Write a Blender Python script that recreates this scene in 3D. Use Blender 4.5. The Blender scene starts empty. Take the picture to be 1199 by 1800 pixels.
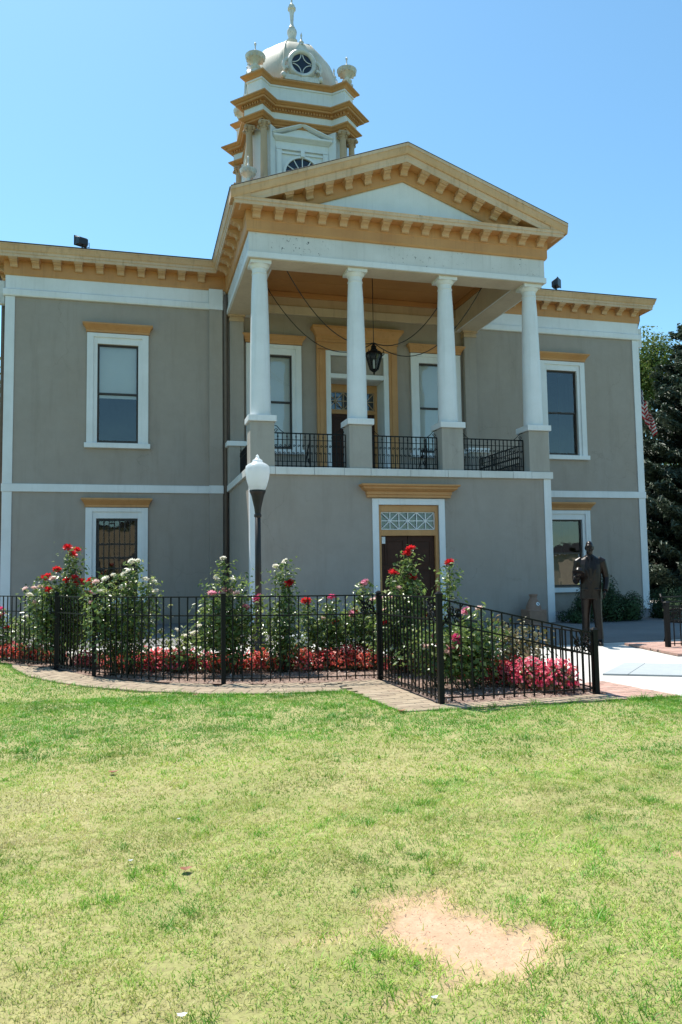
import bpy, math, random
import numpy as np
from mathutils import Vector, Matrix, noise as mnoise

R = math.radians
S = bpy.context.scene
COL = S.collection
random.seed(7)
rng = np.random.default_rng(7)

# ------------------------------------------------------------------ camera
YAW, PITCH, ROLL = 0.2615, 0.0759, -0.0153
CAM = Vector((-6.5651, -22.4114, 1.3817))
fw = Vector((math.sin(YAW)*math.cos(PITCH), math.cos(YAW)*math.cos(PITCH), math.sin(PITCH)))
r0 = Vector((math.cos(YAW), -math.sin(YAW), 0)); u0 = r0.cross(fw)
rt = math.cos(ROLL)*r0 + math.sin(ROLL)*u0
up = -math.sin(ROLL)*r0 + math.cos(ROLL)*u0
cam = bpy.data.cameras.new('camera'); camo = bpy.data.objects.new('camera', cam); COL.objects.link(camo)
camo.matrix_world = Matrix(((rt.x, up.x, -fw.x, CAM.x), (rt.y, up.y, -fw.y, CAM.y), (rt.z, up.z, -fw.z, CAM.z), (0, 0, 0, 1)))
cam.sensor_fit = 'HORIZONTAL'; cam.sensor_width = 36; cam.lens = 1359.68/1199*36
cam.clip_start = 0.05; cam.clip_end = 3000
S.camera = camo

# ------------------------------------------------------------------ light
SUN = Vector((-0.21, 0.44, 1.0)).normalized()
sun = bpy.data.lights.new('sun', 'SUN'); suno = bpy.data.objects.new('sun', sun); COL.objects.link(suno)
sun.energy = 5.0; sun.angle = R(0.53); sun.color = (1.0, 0.955, 0.88)
suno.rotation_euler = SUN.to_track_quat('Z', 'Y').to_euler()
suno.location = (0, 0, 60)
W = bpy.data.worlds.new('World'); S.world = W; W.use_nodes = True
wn = W.node_tree.nodes; wl = W.node_tree.links; wn.clear()
sky = wn.new('ShaderNodeTexSky'); sky.sky_type = 'NISHITA'; sky.sun_disc = False
sky.sun_elevation = math.asin(SUN.z); sky.sun_rotation = math.atan2(SUN.x, SUN.y)
sky.altitude = 200; sky.air_density = 1.0; sky.dust_density = 0.6; sky.ozone_density = 1.6
bg = wn.new('ShaderNodeBackground'); bg.inputs['Strength'].default_value = 0.138
wo = wn.new('ShaderNodeOutputWorld')
tint = wn.new('ShaderNodeMix'); tint.data_type = 'RGBA'; tint.blend_type = 'MULTIPLY'; tint.inputs[0].default_value = 1.0
tint.inputs[7].default_value = (0.73, 1.03, 1.03, 1)          # the photograph's cyan cast, over the whole sky alike
wl.new(sky.outputs[0], tint.inputs[6]); wl.new(tint.outputs[2], bg.inputs['Color']); wl.new(bg.outputs[0], wo.inputs['Surface'])
S.view_settings.view_transform = 'Standard'; S.view_settings.look = 'None'
S.view_settings.gamma = 1.0; S.view_settings.use_curve_mapping = False
S.view_settings.exposure = 0.66
S.render.engine = 'CYCLES'
S.cycles.max_bounces = 8; S.cycles.transparent_max_bounces = 16

# ------------------------------------------------------------------ mesh builder
class MB:
    def __init__(s): s.v = []; s.f = []
    def quad(s, a, b, c, d):
        n = len(s.v); s.v += [a, b, c, d]; s.f.append((n, n+1, n+2, n+3))
    def tri(s, a, b, c):
        n = len(s.v); s.v += [a, b, c]; s.f.append((n, n+1, n+2))
    def box(s, x0, x1, y0, y1, z0, z1):
        n = len(s.v)
        s.v += [(x0,y0,z0),(x1,y0,z0),(x1,y1,z0),(x0,y1,z0),(x0,y0,z1),(x1,y0,z1),(x1,y1,z1),(x0,y1,z1)]
        s.f += [(n,n+3,n+2,n+1),(n+4,n+5,n+6,n+7),(n,n+1,n+5,n+4),(n+1,n+2,n+6,n+5),(n+2,n+3,n+7,n+6),(n+3,n,n+4,n+7)]
        return s
    def bar(s, a, b, w, h=None, upv=(0, 0, 1)):
        h = h or w; a = Vector(a); b = Vector(b); d = (b-a).normalized(); u = Vector(upv)
        if abs(d.dot(u)) > .98: u = Vector((1, 0, 0))
        x = d.cross(u).normalized()*w/2; y = x.cross(d).normalized()*h/2
        ring = lambda p: [tuple(p-x-y), tuple(p+x-y), tuple(p+x+y), tuple(p-x+y)]
        s.loft([ring(a), ring(b)]); return s
    def loft(s, rings, cap=True, closed=True):
        n = len(s.v); k = len(rings[0])
        for r in rings: s.v += [tuple(p) for p in r]
        for i in range(len(rings)-1):
            for j in range(k if closed else k-1):
                a = n+i*k+j; b = n+i*k+(j+1) % k
                s.f.append((a, b, b+k, a+k))
        if cap and closed:
            s.f.append(tuple(n+j for j in range(k-1, -1, -1)))
            s.f.append(tuple(n+(len(rings)-1)*k+j for j in range(k)))
        return s
    def lathe(s, prof, c=(0, 0, 0), n=16, cap=True):
        rings = []
        for r, z in prof:
            rings.append([(c[0]+r*math.cos(2*math.pi*i/n), c[1]+r*math.sin(2*math.pi*i/n), c[2]+z) for i in range(n)])
        return s.loft(rings, cap)
    def tube(s, pts, rad, n=6):
        pts = [Vector(p) for p in pts]; rings = []
        rads = rad if isinstance(rad, (list, tuple)) else [rad]*len(pts)
        ref = None
        for i, p in enumerate(pts):
            d = (pts[min(i+1, len(pts)-1)]-pts[max(i-1, 0)]).normalized()
            if ref is None:
                ref = Vector((0, 0, 1)) if abs(d.z) < .9 else Vector((1, 0, 0))
            x = d.cross(ref).normalized(); y = x.cross(d).normalized(); ref = y
            rings.append([tuple(p+(x*math.cos(2*math.pi*k/n)+y*math.sin(2*math.pi*k/n))*rads[i]) for k in range(n)])
        return s.loft(rings)
    def sphere(s, c, r, nu=12, nv=8):
        rx, ry, rz = r if isinstance(r, (tuple, list)) else (r, r, r)
        rings = []
        for i in range(nv+1):
            t = math.pi*(i+.02)/(nv+.04) - math.pi/2
            rings.append([(c[0]+rx*math.cos(t)*math.cos(2*math.pi*k/nu), c[1]+ry*math.cos(t)*math.sin(2*math.pi*k/nu), c[2]+rz*math.sin(t)) for k in range(nu)])
        return s.loft(rings)
    def prism(s, poly, z0, z1):
        return s.loft([[(x, y, z0) for x, y in poly], [(x, y, z1) for x, y in poly]])
    def sweep(s, path, prof, side=1, closed=False):
        """prof (off, z) swept along the plan polyline, mitred; off measured to the right of travel * side"""
        P = [Vector((p[0], p[1])) for p in path]; n = len(P); offs = []
        for i in range(n):
            def nrm(a, b):
                d = (b-a).normalized(); return Vector((d.y, -d.x))*side
            if closed: n1 = nrm(P[i-1], P[i]); n2 = nrm(P[i], P[(i+1) % n])
            else:
                n1 = nrm(P[max(i-1, 0)], P[max(i, 1)]); n2 = nrm(P[min(i, n-2)], P[min(i+1, n-1)])
            m = (n1+n2); m = m/ (m.dot(n1)) if m.length > 1e-6 else n1
            offs.append(m)
        rings = [[(P[i].x+offs[i].x*o, P[i].y+offs[i].y*o, z) for o, z in prof] for i in range(n)]
        if closed: rings.append(rings[0]); s.loft(rings, cap=False)
        else: s.loft(rings)
        return s
    def stack(s, cx, yb, levels):
        """rectangular mouldings on a wall facing -Y: levels of (half width, projection, z)"""
        return s.loft([[(cx-h, yb-p, z), (cx+h, yb-p, z), (cx+h, yb, z), (cx-h, yb, z)] for h, p, z in levels])
    def mesh(s, name, smooth=False):
        me = bpy.data.meshes.new(name); me.from_pydata([tuple(v) for v in s.v], [], s.f)
        if smooth:
            me.polygons.foreach_set('use_smooth', [True]*len(me.polygons))
        me.update(); return me

def put(o, label=None, cat=None, group=None, kind=None):
    if label: o['label'] = label
    if cat: o['category'] = cat
    if group: o['group'] = group
    if kind: o['kind'] = kind
    return o
def fixn(me):
    import bmesh
    b = bmesh.new(); b.from_mesh(me); bmesh.ops.recalc_face_normals(b, faces=b.faces); b.to_mesh(me); b.free()
def obj(name, mb, m, parent=None, label=None, cat=None, group=None, kind=None, smooth=False, bevel=0, loc=None, auto=None, recalc=True):
    me = mb.mesh(name, smooth) if isinstance(mb, MB) else mb
    if isinstance(mb, MB) and recalc and len(me.polygons) < 20000: fixn(me)
    if m is not None and len(me.materials) == 0: me.materials.append(m)
    o = bpy.data.objects.new(name, me); COL.objects.link(o)
    if parent: o.parent = parent
    if loc: o.location = loc
    if bevel:
        b = o.modifiers.new('bevel', 'BEVEL'); b.width = bevel; b.segments = 2; b.limit_method = 'ANGLE'
    if auto and hasattr(me, 'set_sharp_from_angle'):
        me.polygons.foreach_set('use_smooth', [True]*len(me.polygons)); me.set_sharp_from_angle(angle=R(auto))
    return put(o, label, cat, group, kind)
def empty(name, loc=(0, 0, 0), label=None, cat=None, group=None, rz=0):
    o = bpy.data.objects.new(name, None); COL.objects.link(o); o.location = loc; o.rotation_euler = (0, 0, rz); o.empty_display_size = .2
    return put(o, label, cat, group)
def copy_tree(o, parent=None):
    c = o.copy(); COL.objects.link(c); c.parent = parent
    for ch in [k for k in bpy.data.objects if k.parent == o]: copy_tree(ch, c)
    return c
def dup(o, loc=None, rot=None, parent=None):
    c = o.copy(); COL.objects.link(c)
    if parent: c.parent = parent
    if loc is not None: c.location = loc
    if rot is not None: c.rotation_euler = rot
    return c

# ------------------------------------------------------------------ materials
class NT:
    def __init__(s, name):
        s.m = bpy.data.materials.new(name); s.m.use_nodes = True
        s.t = s.m.node_tree; s.n = s.t.nodes; s.p = s.n['Principled BSDF']; s.out = s.n['Material Output']
        s.tc = s.n.new('ShaderNodeTexCoord')
    def link(s, a, b): s.t.links.new(a, b)
    def noise(s, scale, detail=4, rough=.6, vec=None, stretch=None):
        n = s.n.new('ShaderNodeTexNoise'); n.inputs['Scale'].default_value = scale; n.inputs['Detail'].default_value = detail; n.inputs['Roughness'].default_value = rough
        v = vec or s.tc.outputs['Object']
        if stretch:
            mp = s.n.new('ShaderNodeMapping'); mp.inputs['Scale'].default_value = stretch; s.link(v, mp.inputs['Vector']); v = mp.outputs[0]
        s.link(v, n.inputs['Vector']); return n.outputs['Fac']
    def ramp(s, fac, stops):
        r = s.n.new('ShaderNodeValToRGB'); e = r.color_ramp.elements
        while len(e) < len(stops): e.new(.5)
        for k, (p, c) in enumerate(stops):
            e[k].position = p; e[k].color = (c, c, c, 1) if not isinstance(c, tuple) else (*c[:3], 1)
        s.link(fac, r.inputs['Fac']); return r.outputs['Color']
    def mix(s, fac, a, b, mode='MIX'):
        m = s.n.new('ShaderNodeMix'); m.data_type = 'RGBA'; m.blend_type = mode
        for sock, v in ((m.inputs[0], fac), (m.inputs[6], a), (m.inputs[7], b)):
            if hasattr(v, 'links'): s.link(v, sock)
            elif isinstance(v, tuple): sock.default_value = (*v[:3], 1)
            else: sock.default_value = v
        return m.outputs[2]
    def bump(s, h, strength=.3, dist=.01, prev=None):
        b = s.n.new('ShaderNodeBump'); b.inputs['Strength'].default_value = strength; b.inputs['Distance'].default_value = dist
        s.link(h, b.inputs['Height'])
        if prev is not None: s.link(prev, b.inputs['Normal'])
        s.link(b.outputs[0], s.p.inputs['Normal']); return b.outputs[0]
    def base(s, c):
        if isinstance(c, tuple): s.p.inputs['Base Color'].default_value = (*c, 1)
        else: s.link(c, s.p.inputs['Base Color'])
    def rough(s, r):
        if hasattr(r, 'links'): s.link(r, s.p.inputs['Roughness'])
        else: s.p.inputs['Roughness'].default_value = r

def paint(name, col, col2=None, rough=.6, streak=.35, chip=0, chipcol=(.03, .028, .025), fine=40, bump=.12, big=.9):
    """weathered paint: soft mottling, vertical rain streaks, optional flaked spots"""
    t = NT(name); col2 = col2 or tuple(c*.72 for c in col)
    big_ = t.ramp(t.noise(big, 5, .65), [(.38, 0.0), (.72, 1.0)])
    c = t.mix(big_, col, col2)
    st = t.ramp(t.noise(1.0, 5, .7, stretch=(9, 9, .55)), [(.52, 0.0), (.75, streak)])
    c = t.mix(st, c, tuple(x*.62 for x in col2))
    fi = t.noise(fine, 3, .7)
    c = t.mix(t.ramp(fi, [(.3, .0), (.8, .22)]), c, tuple(x*.8 for x in col))
    if chip:
        ch = t.ramp(t.noise(11, 6, .75), [(.755-chip*.1, 0.0), (.775-chip*.1, 1.0)])
        zone = t.ramp(t.noise(.8, 2, .5), [(.45, 0.0), (.6, 1.0)])
        mm = t.mix(1.0, ch, zone, 'MULTIPLY')
        c = t.mix(mm, c, chipcol)
    t.base(c); t.rough(rough); t.bump(fi, bump, .004)
    return t.m

def stucco(name, col, warm):
    t = NT(name)
    a = t.ramp(t.noise(.45, 6, .6), [(.35, 0.0), (.7, 1.0)])
    c = t.mix(a, col, warm)
    b = t.ramp(t.noise(2.6, 6, .7), [(.4, 0.0), (.8, .45)])
    c = t.mix(b, c, tuple(x*.72 for x in col))
    pt = t.ramp(t.noise(.9, 2, .4, stretch=(1, 1, .8)), [(.56, 0.0), (.6, .16)]); c = t.mix(pt, c, tuple(x*1.1 for x in col))
    st = t.ramp(t.noise(1.2, 5, .7, stretch=(2.2, 2.2, .25)), [(.52, 0.0), (.8, .5)])
    c = t.mix(st, c, tuple(x*.6 for x in warm))
    f = t.noise(70, 5, .7); g = t.noise(6, 4, .6)
    c = t.mix(t.ramp(f, [(.3, 0.0), (.75, .25)]), c, tuple(x*.7 for x in col))
    vo = t.n.new('ShaderNodeTexVoronoi'); vo.feature = 'DISTANCE_TO_EDGE'; vo.inputs['Scale'].default_value = .55
    nv = t.n.new('ShaderNodeTexNoise'); nv.inputs['Scale'].default_value = 1.6; nv.inputs['Detail'].default_value = 5; t.link(t.tc.outputs['Object'], nv.inputs['Vector'])
    va = t.n.new('ShaderNodeVectorMath'); va.operation = 'MULTIPLY_ADD'; va.inputs[1].default_value = (.9, .9, .9); t.link(nv.outputs['Color'], va.inputs[0]); t.link(t.tc.outputs['Object'], va.inputs[2]); t.link(va.outputs[0], vo.inputs['Vector'])
    ck = t.mix(1.0, t.ramp(vo.outputs['Distance'], [(.001, .22), (.006, 0.0)]), t.ramp(t.noise(.5, 2, .5), [(.5, 0.0), (.6, 1.0)]), 'MULTIPLY')
    c = t.mix(ck, c, (.09, .075, .06))
    # splash dirt along the foot of the wall, ragged at its upper edge
    sx = t.n.new('ShaderNodeSeparateXYZ'); t.link(t.tc.outputs['Object'], sx.inputs[0])
    ad = t.n.new('ShaderNodeMath'); ad.operation = 'MULTIPLY_ADD'; ad.inputs[1].default_value = .9; t.link(t.noise(2.2, 5, .7), ad.inputs[0]); t.link(sx.outputs['Z'], ad.inputs[2])
    c = t.mix(t.ramp(ad.outputs[0], [(.45, .45), (.8, 0.0)]), c, (.15, .115, .085))
    t.base(c); t.rough(.9)
    p = t.bump(g, .25, .02); t.bump(f, .35, .006, p)
    return t.m

def plain(name, col, rough=.5, metal=0, var=.25, scale=8, bump=0, spec=None):
    t = NT(name)
    n = t.noise(scale, 4, .6)
    t.base(t.mix(t.ramp(n, [(.3, 0.0), (.75, 1.0)]), col, tuple(x*(1-var) for x in col)))
    t.rough(rough); t.p.inputs['Metallic'].default_value = metal
    if spec is not None: t.p.inputs['Specular IOR Level'].default_value = spec
    if bump: t.bump(n, bump, .01)
    return t.m

M = {}
M['stucco'] = stucco('grey_stucco', (.36, .312, .27), (.34, .285, .235))
M['pier'] = stucco('pier_stucco', (.40, .365, .32), (.37, .33, .28))
M['white'] = paint('white_paint', (.75, .755, .755), (.65, .65, .635), .55, .25)
M['whitefrieze'] = paint('flaking_white_paint', (.66, .655, .64), (.55, .54, .515), .6, .35, chip=1.55)
M['whitestone'] = paint('white_ledge_paint', (.7, .69, .66), (.56, .54, .5), .65, .55, chip=.35, chipcol=(.25, .22, .19))
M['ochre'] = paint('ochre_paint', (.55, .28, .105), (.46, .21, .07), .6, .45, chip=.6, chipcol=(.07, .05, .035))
M['ochretop'] = paint('skylit_ochre_paint', (.66, .48, .325), (.53, .35, .205), .65, .8, chip=1.15, chipcol=(.09, .07, .05))  # paler copy of the ochre, with skylight on the upper cornice bands mixed in
M['ceiling'] = paint('orange_ceiling_paint', (.47, .21, .065), (.38, .16, .048), .55, .25)
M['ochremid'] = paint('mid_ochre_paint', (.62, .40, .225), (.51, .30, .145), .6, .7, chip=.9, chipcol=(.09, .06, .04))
M['soffit'] = paint('tan_soffit_paint', (.60, .49, .365), (.5, .39, .28), .6, .4)
M['tan'] = paint('tan_column_paint', (.50, .345, .21), (.42, .285, .17), .65, .5)
M['dome'] = paint('cream_dome_metal', (.60, .53, .41), (.48, .41, .31), .55, .8)
M['urnw'] = paint('weathered_white_paint', (.66, .65, .62), (.42, .4, .37), .5, .7, big=3)
M['roof'] = plain('dark_roof', (.055, .052, .05), .9)
M['sash'] = plain('dark_brown_sash', (.035, .022, .016), .45)
M['door'] = plain('dark_brown_door', (.06, .022, .013), .5, var=.35, scale=5, spec=.2)
M['iron'] = plain('black_iron', (.007, .0065, .006), .5, var=.4, scale=20, bump=.1, spec=.22)
M['bars'] = plain('dark_iron_bars', (.02, .017, .015), .5)
M['blind'] = plain('pale_blind', (.85, .87, .87), .8, var=.06, scale=2)
M['curtain'] = plain('cream_curtain', (.55, .52, .44), .9, var=.15, scale=3)
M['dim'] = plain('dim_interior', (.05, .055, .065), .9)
M['pipe'] = plain('brown_downpipe', (.14, .105, .085), .6)
M['wire'] = plain('black_wire', (.012, .011, .01), .6)
M['flood'] = plain('black_floodlight', (.02, .02, .02), .4)
M['post'] = plain('dark_bronze_post', (.03, .025, .023), .5, var=.3, scale=12, bump=.15, spec=.3)
M['bronze'] = plain('dark_bronze', (.016, .0095, .0065), .36, metal=.1, var=.55, scale=9, spec=.32)
M['smoke'] = plain('tan_plastic', (.3, .17, .11), .6)

def glass_mat(name, tint=(.97, .985, .99), r=.02):
    t = NT(name); n = t.n
    n.remove(t.p)
    tr = n.new('ShaderNodeBsdfTransparent'); tr.inputs[0].default_value = (*tint, 1)
    gl = n.new('ShaderNodeBsdfGlossy'); gl.inputs['Roughness'].default_value = r
    fr = n.new('ShaderNodeFresnel'); fr.inputs['IOR'].default_value = 2.0
    bp = n.new('ShaderNodeBump'); bp.inputs['Strength'].default_value = .2; bp.inputs['Distance'].default_value = .02
    t.link(t.noise(1.6, 2, .5), bp.inputs['Height']); t.link(bp.outputs[0], gl.inputs['Normal'])
    mx = n.new('ShaderNodeMixShader'); t.link(fr.outputs[0], mx.inputs[0]); t.link(tr.outputs[0], mx.inputs[1]); t.link(gl.outputs[0], mx.inputs[2])
    t.link(mx.outputs[0], t.out.inputs['Surface']); return t.m
M['glass'] = glass_mat('window_glass')

def globe_mat():
    t = NT('frosted_globe'); p = t.p
    t.base((.82, .84, .84)); t.rough(.28)
    tl = t.n.new('ShaderNodeBsdfTranslucent'); tl.inputs[0].default_value = (.85, .87, .88, 1)
    mx = t.n.new('ShaderNodeMixShader'); mx.inputs[0].default_value = .6
    t.link(p.outputs[0], mx.inputs[1]); t.link(tl.outputs[0], mx.inputs[2]); t.link(mx.outputs[0], t.out.inputs['Surface'])
    return t.m
M['globe'] = globe_mat()

def leaf_mat(name, cols, rough=.4, transl=.3, scale=.9):
    """foliage: per-leaf colour from the 'tone' attribute plus slow variation through space"""
    t = NT(name)
    at = t.n.new('ShaderNodeAttribute'); at.attribute_name = 'tone'
    c = t.ramp(at.outputs['Fac'], [(i/(len(cols)-1), k) for i, k in enumerate(cols)])
    nz = t.ramp(t.noise(scale, 3, .5), [(.3, .75), (.7, 1.25)])
    c = t.mix(1.0, c, nz, 'MULTIPLY')
    t.base(c); t.rough(rough)
    tl = t.n.new('ShaderNodeBsdfTranslucent'); t.link(c, tl.inputs[0])
    mx = t.n.new('ShaderNodeMixShader'); mx.inputs[0].default_value = transl
    t.link(t.p.outputs[0], mx.inputs[1]); t.link(tl.outputs[0], mx.inputs[2]); t.link(mx.outputs[0], t.out.inputs['Surface'])
    return t.m
M['roseleaf'] = leaf_mat('rose_leaf', [(.05, .085, .02), (.11, .18, .04), (.22, .30, .075), (.42, .45, .17)], .3, .48)
M['dryleaf'] = leaf_mat('dry_rose_leaf', [(.07, .08, .03), (.15, .15, .055), (.25, .2, .08), (.32, .2, .1)], .5, .25)
M['begleaf'] = leaf_mat('begonia_leaf', [(.06, .1, .025), (.12, .13, .035), (.2, .09, .04), (.26, .05, .035)], .3, .2)
M['spruce'] = leaf_mat('spruce_needles', [(.02, .034, .02), (.042, .068, .04), (.085, .118, .075), (.15, .18, .125)], .55, .1, .35)
M['tree'] = leaf_mat('tree_leaf', [(.045, .075, .018), (.08, .12, .025), (.12, .17, .03), (.17, .21, .045)], .75, .35, .3)
M['shrub'] = leaf_mat('shrub_leaf', [(.014, .036, .01), (.026, .058, .016), (.048, .085, .024)], .85, .08)
M['grass'] = leaf_mat('grass_blades', [(.10, .30, .018), (.22, .41, .035), (.38, .48, .08), (.53, .51, .17), (.58, .50, .27)], .55, .3, 1.4)
M['bark'] = plain('bark', (.11, .08, .06), .9, var=.5, scale=12, bump=.6)
M['stem'] = plain('rose_stem', (.07, .075, .035), .6, var=.4)
def petal(name, cols):
    return leaf_mat(name, cols, .5, .48)
M['red'] = petal('red_petal', [(.5, .012, .015), (.62, .02, .025), (.7, .04, .05)])
M['pink'] = petal('pink_petal', [(.72, .2, .32), (.8, .33, .45), (.85, .5, .56)])
M['hotpink'] = petal('hot_pink_petal', [(.68, .06, .2), (.75, .11, .27), (.8, .2, .36)])
M['pale'] = petal('pale_pink_petal', [(.8, .52, .47), (.84, .62, .58), (.86, .74, .7)])
M['cream'] = petal('cream_petal', [(.8, .74, .6), (.84, .8, .7), (.85, .84, .78)])
M['coral'] = petal('coral_begonia_petal', [(.72, .035, .05), (.86, .11, .11), (.9, .28, .26)])
M['begpink'] = petal('pink_begonia_petal', [(.72, .03, .09), (.84, .1, .18), (.88, .3, .36)])
M['salmon'] = petal('salmon_begonia_petal', [(.72, .06, .03), (.84, .13, .075), (.88, .3, .2)])

def ground_mat():
    t = NT('lawn_soil')
    at = t.n.new('ShaderNodeAttribute'); at.attribute_name = 'dirt'
    n1 = t.noise(1.1, 5, .6); n2 = t.noise(30, 5, .7); n3 = t.noise(140, 3, .7)
    th = t.mix(t.ramp(n1, [(.35, 0.0), (.65, 1.0)]), (.26, .27, .08), (.38, .345, .14))
    th = t.mix(t.ramp(n2, [(.35, 0.0), (.7, .8)]), th, (.17, .14, .06))
    di = t.mix(t.ramp(n2, [(.3, 0.0), (.7, 1.0)]), (.56, .365, .235), (.42, .255, .155))
    di = t.mix(t.ramp(n3, [(.55, 0.0), (.7, .6)]), di, (.33, .19, .115)); di = t.mix(t.ramp(t.noise(7, 4, .6), [(.5, 0.0), (.7, .55)]), di, (.44, .27, .17))
    c = t.mix(at.outputs['Fac'], th, di)
    t.base(c); t.rough(.95); p = t.bump(n2, .5, .015); t.bump(n3, .5, .004, p)
    return t.m
M['lawn'] = ground_mat()
def far_grass():
    t = NT('far_grass'); n1 = t.noise(.25, 5, .6); n2 = t.noise(12, 5, .7)
    c = t.mix(t.ramp(n1, [(.35, 0.0), (.65, 1.0)]), (.1, .17, .04), (.2, .2, .08)); c = t.mix(t.ramp(n2, [(.3, 0.0), (.7, .7)]), c, (.07, .1, .03))
    t.base(c); t.rough(.95); t.bump(n2, .6, .05); return t.m
M['fargrass'] = far_grass()
def concrete(name, a, b):
    t = NT(name); n1 = t.noise(.6, 6, .65); n2 = t.noise(9, 5, .7); n3 = t.noise(120, 3, .7)
    c = t.mix(t.ramp(n1, [(.35, 0.0), (.7, 1.0)]), a, b); c = t.mix(t.ramp(n2, [(.45, 0.0), (.8, .4)]), c, tuple(x*.8 for x in b))
    t.base(c); t.rough(.9); t.bump(n3, .3, .004); return t.m
M['concrete'] = concrete('pale_concrete', (.53, .51, .465), (.45, .43, .39))
M['shade_tone_paving'] = concrete('shade_dark_concrete', (.17, .165, .16), (.125, .12, .118))  # darker concrete; the building's shade is put into its colour
M['granite'] = concrete('grey_granite', (.36, .39, .395), (.3, .325, .33))
M['mortar'] = concrete('sandy_joint', (.28, .23, .155), (.2, .17, .115))
def brick_mat(name, cols):
    t = NT(name); oi = t.n.new('ShaderNodeObjectInfo')
    c = t.ramp(oi.outputs['Random'], [(i/(len(cols)-1), k) for i, k in enumerate(cols)])
    n = t.noise(25, 5, .7); c = t.mix(t.ramp(n, [(.35, 0.0), (.75, .55)]), c, (.26, .2, .145))
    t.base(c); t.rough(.9); t.bump(n, .4, .004); return t.m
M['brick'] = brick_mat('worn_pavers', [(.29, .225, .145), (.34, .265, .175), (.26, .195, .13), (.37, .295, .2), (.30, .22, .15)])
M['redbrick'] = brick_mat('red_pavers', [(.42, .23, .185), (.47, .28, .225), (.39, .24, .19), (.52, .33, .27)])
def mulch():
    t = NT('mulch'); n = t.noise(14, 6, .75); n2 = t.noise(60, 4, .7)
    c = t.mix(t.ramp(n, [(.35, 0.0), (.7, 1.0)]), (.30, .20, .155), (.15, .095, .07)); c = t.mix(t.ramp(n2, [(.5, 0.0), (.7, .6)]), c, (.44, .33, .27))
    t.base(c); t.rough(.95); t.bump(n2, .8, .02); return t.m
M['mulch'] = mulch()
M['chip'] = leaf_mat('mulch_chip', [(.1, .06, .045), (.22, .14, .1), (.36, .26, .21), (.5, .4, .34)], .9, .0, 4)

# ------------------------------------------------------------------ noise helpers (numpy)
_perm = rng.random((256, 256))
def vnoise(x, y):
    xi = np.floor(x).astype(int); yi = np.floor(y).astype(int); fx = x-xi; fy = y-yi
    fx = fx*fx*(3-2*fx); fy = fy*fy*(3-2*fy)
    g = lambda a, b: _perm[a % 256, b % 256]
    return (g(xi, yi)*(1-fx)+g(xi+1, yi)*fx)*(1-fy)+(g(xi, yi+1)*(1-fx)+g(xi+1, yi+1)*fx)*fy
def fbm(x, y, o=4):
    s = 0; a = .5; t = 0
    for i in range(o): s = s+a*vnoise(x*2**i+17*i, y*2**i+5*i); t += a; a *= .55
    return s/t
def inpoly(x, y, poly):
    ins = np.zeros(x.shape, bool); n = len(poly)
    for i in range(n):
        x1, y1 = poly[i]; x2, y2 = poly[(i+1) % n]
        c = ((y1 > y) != (y2 > y)) & (x < (x2-x1)*(y-y1)/(y2-y1+1e-12)+x1)
        ins ^= c
    return ins
def polydist(x, y, poly):
    d = np.full(x.shape, 1e9); n = len(poly)
    for i in range(n):
        ax, ay = poly[i]; bx, by = poly[(i+1) % n]; ex, ey = bx-ax, by-ay
        t = np.clip(((x-ax)*ex+(y-ay)*ey)/(ex*ex+ey*ey), 0, 1)
        d = np.minimum(d, np.hypot(x-ax-t*ex, y-ay-t*ey))
    return d
def np_mesh(name, verts, loops, sizes, tone=None, mat=None, domain='FACE', smooth=False):
    me = bpy.data.meshes.new(name)
    me.vertices.add(len(verts)); me.vertices.foreach_set('co', verts.astype(np.float32).ravel())
    me.loops.add(len(loops)); me.loops.foreach_set('vertex_index', loops.astype(np.int32))
    me.polygons.add(len(sizes)); st = np.concatenate(([0], np.cumsum(sizes)[:-1])).astype(np.int32)
    me.polygons.foreach_set('loop_start', st)
    me.update(calc_edges=True)
    if tone is not None:
        a = me.attributes.new('tone', 'FLOAT', domain); a.data.foreach_set('value', tone.astype(np.float32))
    if mat: me.materials.append(mat)
    if smooth: me.polygons.foreach_set('use_smooth', [True]*len(me.polygons))
    return me
def leaves_mesh(name, pos, nrm, size, tone, mat, aspect=.55, g=rng, fold=.25):
    """each leaf is a pointed, slightly folded blade of two triangles pairs lying about its normal"""
    n = len(pos); nrm = nrm/np.linalg.norm(nrm, axis=1, keepdims=True)
    a = g.normal(size=(n, 3)); a -= nrm*np.sum(a*nrm, 1, keepdims=True); a /= np.linalg.norm(a, axis=1, keepdims=True)
    b = np.cross(nrm, a); s = size[:, None]
    v0 = pos-a*s*.5; v1 = pos+b*s*aspect*.5+nrm*s*fold*.3; v2 = pos+a*s*.5-nrm*s*fold*.4; v3 = pos-b*s*aspect*.5+nrm*s*fold*.3
    V = np.stack([v0, v1, v2, v3], 1).reshape(-1, 3); i = np.arange(n)*4
    L = np.stack([i, i+1, i+2, i, i+2, i+3], 1).ravel()
    return np_mesh(name, V, L, np.full(2*n, 3), np.repeat(tone, 2), mat)

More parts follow.
